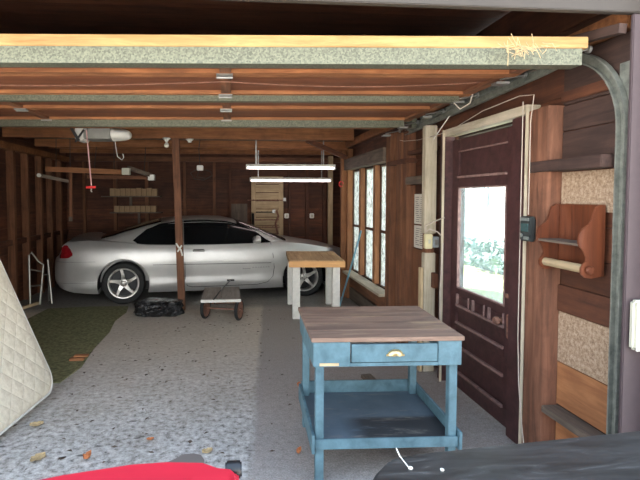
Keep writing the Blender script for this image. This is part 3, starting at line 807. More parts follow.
cwheel((-.315, 6.86, .12), .12, 0); cwheel((.09, 6.86, .12), .12, 0)
MB().tube([(-.20, 6.30, .245), (-.20, 6.16, .27), (-.21, 6.075, .345), (-.13, 6.35, .40), (-.03, 6.85, .42), (.0, 6.98, .43)], .009, 8).tube([(-.05, 6.98, .43), (.06, 6.98, .43)], .013, 8).build('pull_handle', 'black_plastic', t)

# ------------------------------------------------------------------ black bag
rows = []; random.seed(5)
for i in range(15):
    v = i/14; a = PI*(v-.5); row = []
    for k in range(36):
        th = 2*PI*k/36; r_ = abs(math.cos(a))**.45; hx, hy, hz = .325, .18, .115
        x, yv, z = hx*r_*math.copysign(abs(math.cos(th))**.7, math.cos(th)), hy*r_*math.copysign(abs(math.sin(th))**.7, math.sin(th)), hz*math.copysign(abs(math.sin(a))**.7, math.sin(a))
        nn = noise.noise(Vector((x*13, yv*13, z*14)))*.042+noise.noise(Vector((x*30+5, yv*30, z*30)))*.022
        f = 1+nn/.16
        zz = max(.004, z*(1+nn*2.5)+.11-.05*max(0, x))
        row.append((-.985+x*f, 6.72+yv*f, zz))
    rows.append(row)
bag = thing('rubbish_bag', 'crumpled black plastic bag lying against the foot of the post', 'bag', (-1.0, 6.72, 0))
m, nt, b = newmat('shiny_black_plastic_film'); b.inputs['Base Color'].default_value = (.012, .012, .013, 1); b.inputs['Roughness'].default_value = .10
vv = noise_tex(nt, objco(nt), 16, 3, .5, 1.5); bump(nt, b, vv, .9, .03); M['film'] = m
MB().grid(rows, closed=True).build('sack', 'film', bag, smooth=False)
MB().tube([(-1.22, 6.76, .17), (-1.16, 6.70, .205), (-1.10, 6.71, .16), (-1.06, 6.705, .08)], [.008, .014, .010, .004], 6).build('twisted_neck', 'film', bag)

# ------------------------------------------------------------------ blue pole leaning at the window
MBp = MB().tube([(1.60, 6.90, .012), (1.825, 6.56, 1.17)], .013, 10)
tag(MBp.build('broom_handle', plain('blue_handle', (.16, .33, .42), .4), smooth=True, origin=(1.60, 6.90, 0)), 'blue pole leaning against the window framing', 'pole')

# ------------------------------------------------------------------ mattress leaning at the left
t = thing('mattress', 'cream quilted mattress leaning on its end at the left', 'mattress', (-1.52, 3.6, 0), (0, 0, 0))
def mat_mesh():
    Wd, Ht, Th = 1.30, 2.03, .20; r = .16
    prof = []
    def rr2(w, h, r, n=8):
        pts = []
        for cx, cy, a0 in ((w-r, r, -PI/2), (w-r, h-r, 0), (r, h-r, PI/2), (r, r, PI)):
            for k in range(n+1):
                a = a0+PI/2*k/n; pts.append((cx+r*math.cos(a), cy+r*math.sin(a)))
        return pts
    mbm = MB(); base = rr2(Wd, Ht, r); rows = []
    cx, cy = Wd/2, Ht/2
    for s_, z in ((.2, 0), (.5, 0), (.80, 0), (.95, .0), (.985, .010), (1, .03), (1, Th-.03), (.985, Th-.01), (.95, Th), (.80, Th), (.5, Th), (.2, Th)):
        rows.append([(cx+(x-cx)*(s_ if s_ < .9 else 1-(1-s_)*1), cy+(yv-cy)*(s_ if s_ < .9 else s_), z) for x, yv in base])
    mbm.grid(rows, closed=True); n = len(base)
    mbm.f.append(tuple(range(n-1, -1, -1))); mbm.f.append(tuple((len(rows)-1)*n+k for k in range(n)))
    return mbm, base, Th, (cx, cy)
mm_, base, Th, cc = mat_mesh()
lean = R(23.5)
# local (u along bottom = world -y, v up the mattress, w = thickness towards -x)
O = Vector((-1.42, 4.06, .0))
U = Vector((-.12, -1, 0)).normalized(); Nn = Vector((0, 0, 1)); side_ = Vector((-1, .12, 0)).normalized()
V = (Nn*math.cos(lean)+side_*math.sin(lean)).normalized(); Wn = U.cross(V)
if Wn.x > 0: Wn = -Wn
O.z = Th*math.sin(lean)*1.0+.0
MT = Matrix((U, V, Wn)).transposed().to_4x4(); MT.translation = O
mm_.v = [MT @ p for p in mm_.v]
lowest = min(p.z for p in mm_.v); mm_.v = [p-Vector((0, 0, lowest-.002)) for p in mm_.v]
tk = mm_.build('ticking', 'mattress', t, smooth=True)
for w_ in (.02, Th-.02):
    pp = [MT @ Vector((x, yv, w_))-Vector((0, 0, lowest-.002)) for x, yv in base]
    MB().tube(pp+[pp[0]], .009, 6).build('piping', 'white_paint', t, smooth=True)
# ------------------------------------------------------------------ green carpet remnant
poly = [(-2.62, 5.9), (-2.72, 6.5), (-2.66, 7.22), (-2.1, 7.30), (-1.52, 7.28), (-1.47, 6.9), (-1.52, 6.45), (-1.46, 5.9), (-1.47, 5.23), (-1.43, 4.7), (-1.50, 4.32), (-1.80, 4.25), (-2.2, 4.6), (-2.45, 5.2)]
tag(MB().prism(poly, .002, .009).build('floor_mat', 'moss', origin=(-2, 5.8, 0)), 'dark green felt mat lying on the floor behind the mattress', 'mat')

# ------------------------------------------------------------------ red and black bins in the foreground
t = thing('red_bin', 'bright red plastic bin lid edge at the bottom of the photo', 'bin', (-.25, 1.05, 0))
top = [(-.56, 1.10), (-.50, 1.20), (-.42, 1.225), (-.26, 1.258), (-.17, 1.262), (-.07, 1.25), (-.03, 1.222), (.005, 1.212), (.02, 1.19), (.02, 1.0), (.005, .72), (-.52, .72)]
MB().prism(top, .905, .945).build('lid', 'red_plastic', t, bevel=.012, seg=3)
MB().prism([(x*.92-.02, (y-.95)*.9+.95) for x, y in top], 0.06, .904).build('bin_body', 'red_plastic', t, bevel=.01)
MB().box(-.10, .0, .95, 1.17, .945, .957).box(-.40, -.15, .95, 1.15, .945, .955).build('raised_rib', 'red_plastic', t, bevel=.004)
MB().tube([(-.015, 1.235, .925), (.028, 1.235, .925)], .022, 14).build('hinge_cap', 'black_plastic', t, bevel=.004, smooth=True)
for x in (-.42, -.06): MB().tube([(x-.03, .80, .06), (x+.03, .80, .06)], .06, 16).build('wheel', 'rubber', t)

t = thing('black_bin', 'scratched black plastic bin lid at the bottom right', 'bin', (.8, 1.0, 0))
pts = [(.315, .90), (.32, 1.06), (.335, 1.12), (.37, 1.17), (.42, 1.222), (.50, 1.243), (1.20, 1.31), (1.40, 1.33), (1.42, .62), (.40, .62), (.335, .68)]
MB().prism(pts, .915, .945).build('lid', 'bin_black', t, bevel=.013, seg=3)
MB().tube([(.455, 1.17, .9455), (.448, 1.215, .951), (.445, 1.235, .962)], .0017, 6).build('cable_tie', 'white_paint', t)
MB().lathe([(0, 0), (.006, 0), (.006, .003), (0, .004)], 12, Matrix.Translation((.458, 1.165, .9455))).build('sticker_dot', 'white_paint', t)
MB().lathe([(0, 0), (.005, 0), (.005, .003), (0, .004)], 12, Matrix.Translation((.535, 1.15, .9455))).build('sticker_dot', 'white_paint', t)
MB().prism([(.8+(x-.8)*.9, .95+(y-.95)*.88) for x, y in pts], .05, .914).build('bin_body', 'bin_black', t, bevel=.01)
for x in (.48, 1.12): MB().tube([(x-.03, .75, .06), (x+.03, .75, .06)], .06, 16).build('wheel', 'rubber', t)
# ------------------------------------------------------------------ raised sectional garage door
random.seed(21)
gd = thing('garage_door', 'raised overhead garage door of brown panels with galvanised struts', 'garage door', (0, 3.8, 2.4))
GX0, GX1 = -2.45, 1.775
secs = [(2.29, 2.87), (2.875, 3.455), (3.46, 4.04), (4.045, 4.625), (4.63, 5.18)]
for a, b_ in secs:
    s = MB().box(GX0, GX1, a, b_, 2.415, 2.440).build('door_section', 'door_ply', gd)
    r_ = MB().box(GX0, GX1, a, a+.05, 2.390, 2.414).box(GX0, GX1, b_-.05, b_, 2.390, 2.414)
    r_.build('section_rail', 'beam_x', s)
    for x in (-1.80, -.06, 1.70):
        MB().box(x, x+.07, a+.051, b_-.051, 2.392, 2.414).build('stile', 'stud_y', s)
MB().box(GX0, 1.765, 2.255, 2.289, 2.374, 2.430).build('bottom_edge', 'edge_pine', gd, bevel=.003)
def strut(y, x0, x1, z=2.31, w=.075, h=.075, name='strut'):
    mb = MB(); t = .003
    mb.box(x0, x1, y, y+t, z, z+h).box(x0, x1, y+t, y+w, z, z+t).box(x0, x1, y+w, y+w+t, z, z+h)
    return mb.build(name, 'galv', gd)
strut(2.256, GX0, 1.735, 2.292, .08, .080)
strut(3.46, GX0, 1.70, 2.347, .06, .043)
strut(3.425, GX0, 1.70, 2.352, .03, .07) if False else None
strut(4.60, GX0, 1.70, 2.325, .06, .065)
for (a, b_) in secs[1:]:
    for x in (-1.765, -.03):
        hg = MB().box(x-.05, x+.05, a-.045, a-.004, 2.378, 2.3895).box(x-.04, x+.04, a+.004, a+.045, 2.378, 2.3895)
        hg.tube([(x-.05, a, 2.376), (x+.05, a, 2.376)], .009, 8)
        hg.build('hinge', 'steel', gd)
for y_, z_ in ((2.36, 2.40), (2.9, 2.405), (3.48, 2.40), (4.05, 2.385), (4.62, 2.375), (5.12, 2.36)):
    rl = MB().tube([(1.69, y_, z_-.03), (1.84, y_, z_)], .006, 8).tube([(1.835, y_, z_), (1.85, y_, z_)], .020, 14).box(1.66, 1.74, y_-.02, y_+.05, z_-.06, z_-.045)
    rl.build('roller', 'steel', gd)
# truss wire under the top sections
for x0, x1 in ((GX0, -.03), (-.03, GX1-.15)):
    a = Vector((x0, 3.02, 2.385)); b_ = Vector((x1, 3.02, 2.385)); 
    pts = [(x0+(x1-x0)*k/12, 3.02, 2.385-.030*math.sin(PI*k/12)) for k in range(13)]
    MB().tube(pts, .0028, 5).build('truss_wire', 'rust', gd)

# the opening is a little out of square with the side walls: the door hangs skewed, its left side deeper in
for ch in gd.children_recursive:
    for vtx in ch.data.vertices: vtx.co.y += -.072*(vtx.co.x-1.8)
# track: C section swept along a path in the plane x = const
def sweep_track(path, x, name, parent, mat='track', w=.05, d=.024, t=.0025, flip=1):
    pr = [(0, -w/2), (0, w/2), (-d*flip, w/2), (-d*flip, w/2-.008), (-(d-t)*flip, w/2-.008), (-(d-t)*flip, w/2-t), (-t*flip, w/2-t), (-t*flip, -w/2+t), (-(d-t)*flip, -w/2+t), (-(d-t)*flip, -w/2+.008), (-d*flip, -w/2+.008), (-d*flip, -w/2)]
    rows = []
    for i, (y, z) in enumerate(path):
        a = path[max(0, i-1)]; b_ = path[min(len(path)-1, i+1)]
        ty, tz = b_[0]-a[0], b_[1]-a[1]; l_ = math.hypot(ty, tz); ny, nz = -tz/l_, ty/l_
        rows.append([(x+px, y+ny*pn, z+nz*pn) for px, pn in pr])
    mb = MB().grid(rows, closed=True); n = len(pr)
    mb.f.append(tuple(range(n-1, -1, -1))); mb.f.append(tuple((len(rows)-1)*n+k for k in range(n)))
    return mb.build(name, mat, parent)
tr = thing('door_track', 'curved galvanised track with horizontal rail along the right wall', 'track', (1.92, 2.2, 0))
vert = [(2.20, .02), (2.20, .8), (2.20, 1.6), (2.20, 1.98)]
cur = [(2.20+.41*(1-math.cos(a)), 1.98+.43*math.sin(a)) for a in [PI/2*k/12 for k in range(1, 13)]]
hor = [(2.75, 2.395), (3.6, 2.365), (5.0, 2.325)]
sweep_track(vert, 1.925, 'vertical_track', tr, w=.055, d=.03)
sweep_track([vert[-1]]+cur, 1.925, 'curved_track', tr, w=.055, d=.03)
sweep_track([(2.61, 2.405)]+hor, 1.885, 'horizontal_track', tr, w=.055, d=.03)
MB().box(1.928, 1.935, 2.155, 2.25, .02, 2.30).box(1.9355, 1.965, 2.155, 2.162, .02, 2.30).build('angle_iron', 'track', tr)
MB().bar((1.89, 2.6, 2.45), (1.89, 5.0, 2.375), .035, .03, up=(1, 0, 0)).build('stiffener', 'track', tr)
MB().bar((1.80, 4.95, 2.34), (1.88, 4.99, 2.60), .03, .004).build('hanger', 'track', tr)
MB().bar((1.86, 2.16, 2.44), (1.62, 4.2, 2.66), .045, .045).build('diagonal_angle', 'dim_y', tr)
MB().tube([(1.86, 3.96, 2.33), (1.86, 4.28, 2.17)], .005, 6).build('tie_rod', 'white_paint', tr)
mb = MB(); mb.box(1.80, 1.85, 4.66, 4.74, 2.33, 2.44).box(1.74, 1.80, 4.68, 4.72, 2.38, 2.43); mb.build('splice_bracket', 'galv', tr, bevel=.003)

random.seed(9); sw = MB()
for k in range(40):
    c_ = Vector((random.gauss(1.42, .10), 2.225+random.uniform(-.006, .006), 2.358+random.gauss(0, .012))); a = random.gauss(0, 1.0); l_ = random.uniform(.02, .06)
    d = Vector((math.cos(a)*l_, random.uniform(-.01, .01), math.sin(a)*l_)); sw.tube([c_-d, c_+Vector((0, -.006, -.006)), c_+d], .0016, 4)
tag(sw.build('straw_tuft', 'leaf_tan'), 'wisps of straw caught under the pine edge at the right end of the garage door', 'straw', kind='stuff')

# ------------------------------------------------------------------ opener and release cord
t = thing('garage_opener', 'white and grey ceiling garage-door opener behind the struts', 'garage door opener', (-1.4, 5.6, 2.5))
MB().box(-1.62, -1.33, 5.52, 5.84, 2.29, 2.425).build('motor_case', plain('opener_grey', (.22, .22, .20), .45), t, bevel=.01)
MB().box(-1.72, -1.621, 5.54, 5.82, 2.27, 2.43).build('lens_cover', 'white_plastic', t, bevel=.02)
rw = []
for i in range(9):
    a = PI/2*i/8; rw.append([(-1.329+.20*math.sin(a), 5.68+.15*math.cos(a)**.6*math.cos(th) if math.cos(a) > 1e-6 else 5.68, 2.352+.072*(max(0, math.cos(a))**.6)*math.sin(th)) for th in [2*PI*k/20 for k in range(20)]])
MB().grid(rw, closed=True).build('lens_cover', 'white_plastic', t, smooth=True)
MB().box(-1.60, -1.56, 5.46, 5.519, 2.38, 2.415).build('rail', 'steel', t)
MB().bar((-1.75, 5.50, 2.42), (-1.66, 5.50, 2.26), .012, .03).bar((-1.60, 5.50, 2.39), (-1.70, 5.505, 2.25), .012, .02).build('door_arm', 'black_plastic', t)
for x in (-1.66, -1.40): MB().bar((x, 5.7, 2.42), (x, 5.72, 2.62), .025, .004).build('hanger', 'steel', t)
MB().tube([(-1.30, 5.62, 2.30), (-1.29, 5.62, 2.20), (-1.27, 5.6, 2.10), (-1.22, 5.6, 2.06), (-1.20, 5.6, 2.09), (-1.21, 5.6, 2.13)], .004, 6).build('antenna_wire', 'white_paint', t, smooth=True)
t = thing('release_cord', 'faded pull cord with red handle hanging from the opener', 'cord', (-1.59, 5.49, 2.38))
MB().tube([(-1.575, 5.49, 2.378), (-1.555, 5.49, 2.1), (-1.53, 5.49, 1.755)], .007, 6).build('rope', 'cord_pink', t)
MB().tube([(-1.59, 5.49, 1.75), (-1.485, 5.49, 1.75)], .014, 10).build('handle', 'red_handle', t)
MB().tube([(-1.53, 5.49, 1.735), (-1.535, 5.49, 1.71), (-1.525, 5.49, 1.695)], .008, 6).build('knot', 'cord_white', t)

# ------------------------------------------------------------------ fluorescent battens
def batten(loc, L_, label, z):
    t = thing('fluorescent_light', label, 'light fixture', (loc[0], loc[1], z), group='bare fluorescent battens over the car')
    x0 = loc[0]; y0 = loc[1]
    MB().box(x0, x0+L_, y0-.03, y0+.03, z+.032, z+.07).build('batten', 'white_paint', t, bevel=.003)
    MB().tube([(x0+.03, y0, z+.012), (x0+L_-.03, y0, z+.012)], .016, 12).build('tube', 'tube', t, smooth=True)
    for x in (x0, x0+L_-.025): MB().box(x, x+.025, y0-.02, y0+.02, z-.008, z+.032).build('lamp_holder', 'white_plastic', t)
    for x in (x0+.15, x0+L_-.2):
        MB().box(x, x+.02, y0-.004, y0+.004, z+.07, 2.56).build('hanger', 'grey_z' if 0 else 'steel', t)
batten((.25, 7.55), 1.42, 'nearer of the two bare fluorescent battens hanging over the car', 2.085)
batten((.37, 9.0), 1.55, 'farther lower fluorescent batten in front of the back wall', 1.935)

# ------------------------------------------------------------------ lamp sockets on the beam
def socket(x, y, z, label, r=.035, bulb=True):
    t = thing('lamp_socket', label, 'lamp', (x, y, z), group='bare bulb sockets under the beams')
    MB().lathe([(0, 0), (.055, 0), (.055, -.012), (.03, -.03), (.025, -.05), (0, -.05)], 18, Matrix.Translation((x, y, z))).build('porcelain_base', 'white_plastic', t, smooth=True)
    if bulb: MB().lathe([(.012, -.045), (.015, -.06), (r, -.095), (r, -.115), (r*.7, -.135), (0, -.145)], 18, Matrix.Translation((x, y, z))).build('bulb', plain('frosted_bulb', (.75, .72, .66), .2), t, smooth=True)
socket(-.90, 7.0, 2.483, 'bare frosted bulb in a socket just left of the post top')
socket(-.58, 7.10, 2.483, 'small empty porcelain socket right of the post top', bulb=False)
t = thing('lamp_socket', 'white socket box with dangling wires further right under the beams', 'lamp', (-.47, 7.7, 2.2), group='bare bulb sockets under the beams')
MB().box(-.52, -.42, 7.66, 7.76, 2.06, 2.14).build('socket_box', 'white_plastic', t, bevel=.008)
MB().tube([(-.47, 7.71, 2.14), (-.49, 7.73, 2.4), (-.47, 7.75, 2.552)], .006, 6).build('cable', 'wire_dark', t)
MB().tube([(-.52, 7.70, 2.08), (-.62, 7.70, 2.02), (-.56, 7.70, 1.93), (-.42, 7.7, 1.91), (-.28, 7.7, 1.98), (-.30, 7.7, 2.04), (-.42, 7.7, 2.08)], .006, 6).tube([(-.48, 7.69, 2.06), (-.52, 7.69, 1.96), (-.40, 7.69, 1.94)], .005, 6).build('loose_wire', 'wire_dark', t, smooth=True)

# ------------------------------------------------------------------ timbers stored overhead at the left
t = thing('hanging_timber', 'long orange timber slung under the beams at the left', 'timber', (-2.1, 7.5, 2.0))
MB().bar((-2.75, 7.50, 2.06), (-1.62, 7.42, 2.015), .06, .075).build('timber', 'fresh_x', t, bevel=.003)
MB().box(-1.61, -1.50, 7.36, 7.47, 1.975, 2.075).build('junction_box', 'cream_plastic', t, bevel=.004)
for x in (-2.6, -1.75): MB().tube([(x, 7.49, 2.06), (x, 7.52, 2.66)], .006, 6).build('hanging_wire', 'wire_dark', t)
t = thing('hanging_timber', 'second timber behind the first with a white end box', 'timber', (-1.7, 7.9, 2.0))
MB().bar((-2.3, 8.05, 1.97), (-1.33, 7.95, 1.955), .05, .06).build('timber', 'stud_x', t, bevel=.003)
MB().bar((-1.56, 7.56, 2.09), (-1.28, 7.9, 1.99), .05, .06).build('angled_offcut', 'grey_x', t)
MB().box(-1.31, -1.21, 7.86, 7.96, 1.91, 2.00).build('junction_box', 'white_plastic', t, bevel=.004)
for x in (-2.2, -1.40): MB().tube([(x, 8.02, 1.97), (x, 8.22, 2.48)], .006, 6).build('hanging_wire', 'wire_dark', t)
t = thing('rail_stick', 'slanted grey stick with white end fixed to a hanging slat at the far left', 'stick', (-2.6, 7.5, 1.9))
MB().bar((-2.84, 7.5, 1.965), (-2.44, 7.6, 1.875), .03, .05).build('slanted_stick', 'grey_x', t)
MB().box(-2.45, -2.405, 7.58, 7.62, 1.30, 2.10).build('upright_slat', 'stud_z', t)
MB().box(-2.455, -2.40, 7.572, 7.579, 1.27, 1.34).build('end_tag', 'grey_z', t)
MB().lathe([(0, 0), (.028, 0), (.028, .03), (0, .03)], 12, Matrix.Translation((-2.84, 7.48, 1.965)) @ Matrix.Rotation(PI/2, 4, 'X')).build('white_cap', 'white_plastic', t)
MB().tube([(-2.43, 7.6, 2.10), (-2.43, 7.62, 2.70)], .005, 5).build('hanging_wire', 'wire_dark', t)

# ------------------------------------------------------------------ wall shelves with cartons (back wall, left)
def shelf_unit(x0, x1, z, label):
    t = thing('wall_shelf', label, 'shelf', ((x0+x1)/2, 9.85, z))
    MB().box(x0, x1, 9.68, 9.945, z-.02, z).build('shelf_board', 'grey_x', t)
    for x in (x0+.5, ): MB().box(x, x+.045, 9.90, 9.945, z-.36, z-.021).build('bracket', 'grey_z', t)
    return t
shelf_unit(-2.52, -1.38, 1.66, 'upper wooden shelf high on the back wall, left')
shelf_unit(-2.36, -1.36, 1.34, 'lower wooden shelf on the back wall behind the car tail')
first = None
tones = ['tan_card', 'tan_card', 'pale_z', 'tan_card']
for row, (x0, z, n_) in enumerate(((-2.36, 1.66, 9), (-2.28, 1.34, 8))):
    for k in range(n_):
        x = x0+k*.102; h = random.choice((.145, .15, .16)) if row == 0 else .125
        o = B(x, x+.096, 9.72, 9.88, z+.001, z+h).build('carton', 'tan_card', bevel=.004, origin=(x+.048, 9.8, z+.001))
        pos = ('upper', 'lower')[row]
        lab = 'small tan carton in the row on the %s shelf of the back wall' % pos
        tag(o, lab, 'box', 'tan cartons on the %s shelf' % pos)

# ------------------------------------------------------------------ pale slatted tool board on the back wall
t = thing('tool_board', 'pale yellow slatted board with long tools hung on it', 'tool board', (.76, 9.92, 0))
bx0, bx1 = .44, 1.10
MB().box(bx0, bx0+.09, 9.88, 9.935, .0, 2.06).build('side_rail', 'pale_z', t, bevel=.003)
MB().box(bx1-.09, bx1, 9.88, 9.935, .0, 2.06).build('side_rail', 'pale_z', t, bevel=.003)
z = .04
while z < 2.0:
    MB().box(bx0+.091, bx1-.091, 9.90, 9.93, z, z+.155).build('slat', 'pale_x', t, bevel=.002); z += .17
def longtool(x0, x1, z, name, label, mat='dark_metal', head=True):
    q = thing(name, label, 'tool', ((x0+x1)/2, 9.86, z), group='tools hung across the pale board')
    MB().tube([(x0, 9.855, z), (x1, 9.855, z)], .011, 8).build('shaft', mat, q)
    if head: MB().box(x1-.03, x1+.03, 9.84, 9.87, z-.02, z+.05).build('head', 'steel', q, bevel=.004)
    for x in (x0+.12, x1-.14): MB().tube([(x, 9.898, z+.012), (x, 9.835, z+.012-.02), (x, 9.83, z+.02)], .004, 5).build('hook', 'dark_metal', q)
longtool(.36, 1.12, 1.575, 'hand_tool', 'long thin tool lying across the pale board, topmost', 'rust')
longtool(.53, .90, 1.33, 'hand_tool', 'long dark tool across the middle of the pale board', 'dark_metal')
longtool(.50, 1.00, 1.17, 'hand_tool', 'short rusty bar on the pale board just below the middle tool', 'rust', False)
longtool(.54, 1.02, 1.02, 'hand_tool', 'rusty bar on the pale board, lowest above the car roofline', 'rust', False)
t = thing('hanging_strap', 'dark wavy strap hanging down the right side of the pale board', 'strap', (.98, 9.8, 1.1))
MB().tube([(.95, 9.81, 1.36), (.99, 9.81, 1.25), (.93, 9.81, 1.1), (.97, 9.81, .92), (.94, 9.81, .75)], .02, 8).tube([(.95, 9.81, 1.36), (.97, 9.86, 1.37), (.97, 9.899, 1.37)], .008, 6).build('strap', 'rust', t, smooth=True)
t = thing('hand_tool', 'dark tool hanging down the left edge of the pale board', 'tool', (.47, 9.85, 1.1))
MB().tube([(.47, 9.84, 1.30), (.48, 9.84, .85)], .022, 8).tube([(.47, 9.84, 1.29), (.47, 9.879, 1.32)], .008, 6).build('handle', 'dark_metal', t)
tag(B(.02, .36, 10.01, 10.04, .60, 1.50).build('leaning_panel', 'grey_z', bevel=.003, origin=(.19, 10.02, .6)), 'plain grey-beige panel fixed to the back wall left of the tool board', 'panel')
for x, lab in ((1.13, 'white outlet box beside the pale tool board'), (1.66, 'white outlet box farther right on the back wall')):
    t = thing('outlet_box', lab, 'outlet', (x, 9.93, 1.25), group='white electrical boxes on the back wall')
    MB().box(x-.005, x+.085, 9.87, 9.94, 1.20, 1.30).build('box', 'white_plastic', t, bevel=.01)
    MB().box(x+.02, x+.06, 9.862, 9.869, 1.225, 1.275).build('cover', 'cream_plastic', t)
    MB().box(x-.02, x+.10, 9.941, 10.045, 1.17, 1.33).build('mounting_block', 'dark_z', t)
MB().tube([(1.70, 9.86, 1.20), (1.74, 9.86, 1.12), (1.72, 9.86, 1.05)], .008, 6)
st_ = tag(B(1.98, 2.07, 9.55, 9.64, 0, 2.46).build('timber_post', 'pale_z', bevel=.004, origin=(2.02, 9.6, 0)), 'pale new timber post behind the car nose at the far right corner', 'post')

# ------------------------------------------------------------------ folded walker frame at the left wall
t = thing('folded_frame', 'pale metal folding frame standing against the left wall studs', 'walking frame', (-2.9, 7.6, 0))
MB().tube([(-2.98, 7.40, .01), (-3.03, 7.52, .76), (-3.01, 7.56, .80), (-2.93, 7.60, .66), (-2.86, 7.62, .60), (-2.88, 7.5, .01)], .016, 8).build('tube_frame', 'alu', t, smooth=True)
MB().tube([(-2.72, 7.55, .01), (-2.81, 7.66, .67), (-2.83, 7.72, .68), (-2.84, 7.76, .01)], .016, 8).build('tube_frame', 'alu', t, smooth=True)
for a_, b_ in (((-3.00, 7.45, .30), (-2.87, 7.54, .30)), ((-3.015, 7.49, .55), (-2.865, 7.58, .50)), ((-2.87, 7.58, .45), (-2.78, 7.62, .45))): MB().tube([a_, b_], .012, 8).build('cross_tube', 'alu', t)
tag(MB().bar((-3.14, 6.80, .025), (-2.93, 7.55, .025), .05, .04).build('floor_lath', 'pale_y', origin=(-3.05, 7.2, 0)), 'pale timber lath lying on the floor at the foot of the left wall', 'timber')

# ------------------------------------------------------------------ right-hand wall fixtures
t = thing('white_post', 'flaking cream-painted post left of the side door', 'post', (1.80, 4.32, 0))
MB().box(1.796, 1.906, 4.30, 4.38, 1.30, 2.30).build('post_timber', 'cream_z', t, bevel=.005)
MB().box(1.802, 1.906, 4.30, 4.38, .0, 1.12).build('post_timber', 'cream_z', t, bevel=.005)
MB().box(1.81, 1.89, 4.31, 4.38, 1.121, 1.299).build('scarf_block', 'stud_z', t)
MB().box(1.768, 1.794, 4.31, 4.36, .0, .98).build('edge_strip', 'pale_z', t)
MB().box(1.907, 1.968, 4.32, 4.36, 2.2, 2.28).build('nailing_block', 'stud_y', t)
t = thing('switch_box', 'yellowish metal switch box on the cream post', 'electrical box', (1.78, 4.27, 1.22), group='electrical boxes by the cream post')
MB().box(1.785, 1.852, 4.245, 4.299, 1.165, 1.30).build('box', plain('pale_yellow_metal', (.62, .56, .34), .5), t, bevel=.005)
MB().box(1.81, 1.828, 4.236, 4.2445, 1.215, 1.25).build('toggle', 'cream_plastic', t)
t = thing('switch_box', 'grey metal box tucked right of the yellow switch box', 'electrical box', (1.85, 4.27, 1.22), group='electrical boxes by the cream post')
MB().box(1.858, 1.915, 4.25, 4.299, 1.175, 1.275).build('box', plain('grey_box_metal', (.25, .28, .30), .5), t, bevel=.004)
MB().box(1.872, 1.90, 4.243, 4.2495, 1.20, 1.25).build('cover', 'steel', t)
t = thing('switch_box', 'tan outlet box between the grey box and the side door', 'electrical box', (1.9, 4.14, 1.2), group='electrical boxes by the cream post')
MB().box(1.92, 1.955, 4.165, 4.225, 1.16, 1.27).build('box', plain('tan_metal', (.45, .36, .25), .6), t, bevel=.004)
MB().box(1.955, 1.972, 4.17, 4.22, 1.18, 1.25).build('conduit_stub', 'steel', t)
tag(B(1.862, 1.904, 4.225, 4.298, .80, .94).build('wooden_block', 'dark_z', bevel=.004, origin=(1.84, 4.26, .8)), 'dark wooden block on the lower cream post above the table corner', 'block')
# notices: printed sheets
def notice(y0, y1, z0, z1, label, seed):
    random.seed(seed)
    t = thing('notice_sheet', label, 'notice', (1.95, (y0+y1)/2, z0), group='printed sheets by the cream post')
    MB().box(1.948, 1.951, y0, y1, z0, z1).build('sheet', 'paper', t)
    MB().box(1.9515, 1.974, y0+.01, y1-.01, z0+.01, z1-.01).build('backing_board', 'stud_z', t)
    mb = MB(); z = z1-.03
    while z > z0+.02:
        for q in range(2):
            a = y1-.03-random.random()*.03-q*(y1-y0)*.45; mb.box(1.9465, 1.948, a-(y1-y0)*random.uniform(.2, .38), a, z-.006, z)
        z -= .021
    mb.build('print', 'ink', t)
notice(4.68, 4.94, 1.36, 1.67, 'upper white printed sheet pinned beside the cream post', 1)
notice(4.68, 4.94, 1.11, 1.345, 'lower white printed sheet pinned beside the cream post', 2)
# wall console for the opener
t = thing('wall_console', 'dark grey opener wall console with pale buttons on the stud', 'wall control', (1.87, 2.93, 1.45))
MB().box(1.832, 1.864, 2.785, 2.895, 1.365, 1.52).build('case', 'console', t, bevel=.006)
MB().box(1.826, 1.8315, 2.80, 2.88, 1.492, 1.512).box(1.826, 1.8315, 2.80, 2.845, 1.375, 1.395).build('button', 'console_lt', t)
MB().box(1.826, 1.8315, 2.805, 2.87, 1.425, 1.475).build('screen', plain('console_screen', (.05, .09, .09), .15), t)
MB().lathe([(0, 0), (.012, 0), (.012, .006), (0, .006)], 14, Matrix.Translation((1.8315, 2.87, 1.40)) @ Matrix.Rotation(-PI/2, 4, 'Y')).build('button', 'console_lt', t)
MB().box(1.8645, 1.877, 2.80, 2.88, 1.38, 1.50).build('mounting_plate', 'console', t)
# cables
def cable(pts, r, name, label, mat='cord_white', cat='cable'):
    return tag(MB().tube(pts, r, 6).build(name, M[mat], smooth=True, origin=pts[0]), label, cat)
cable([(1.846, 2.83, 1.53), (1.846, 2.828, 1.8), (1.85, 2.835, 2.1), (1.846, 2.80, 2.262), (1.846, 2.95, 2.285), (1.846, 3.4, 2.27), (1.85, 3.80, 2.215), (1.85, 4.1, 2.195), (1.83, 4.288, 2.19), (1.79, 4.288, 2.18), (1.84, 4.6, 2.20), (1.85, 5.0, 2.235), (1.85, 5.13, 2.26)], .003, 'wall_cable', 'white cable looped from the wall console over the side door to the cream post')
cable([(1.842, 2.903, 2.24), (1.842, 2.903, 1.2), (1.84, 2.90, .75), (1.84, 2.88, .45), (1.84, 2.84, .2), (1.84, 2.80, .02)], .0032, 'wall_cable', 'thin white cord hanging down the right side of the door frame')
cable([(1.845, 4.02, 1.24), (1.84, 4.03, 1.0), (1.84, 4.05, .8), (1.84, 4.04, .5)], .006, 'wall_cable', 'white cord drooping from the tan outlet box')
cable([(1.85, 4.06, 1.30), (1.84, 4.12, 1.33), (1.80, 4.2, 1.35), (1.785, 4.24, 1.32), (1.78, 4.235, 1.38), (1.80, 4.2, 1.40), (1.84, 4.1, 1.44), (1.862, 4.04, 1.46)], .006, 'wall_cable', 'curled loose white flex above the switch boxes')
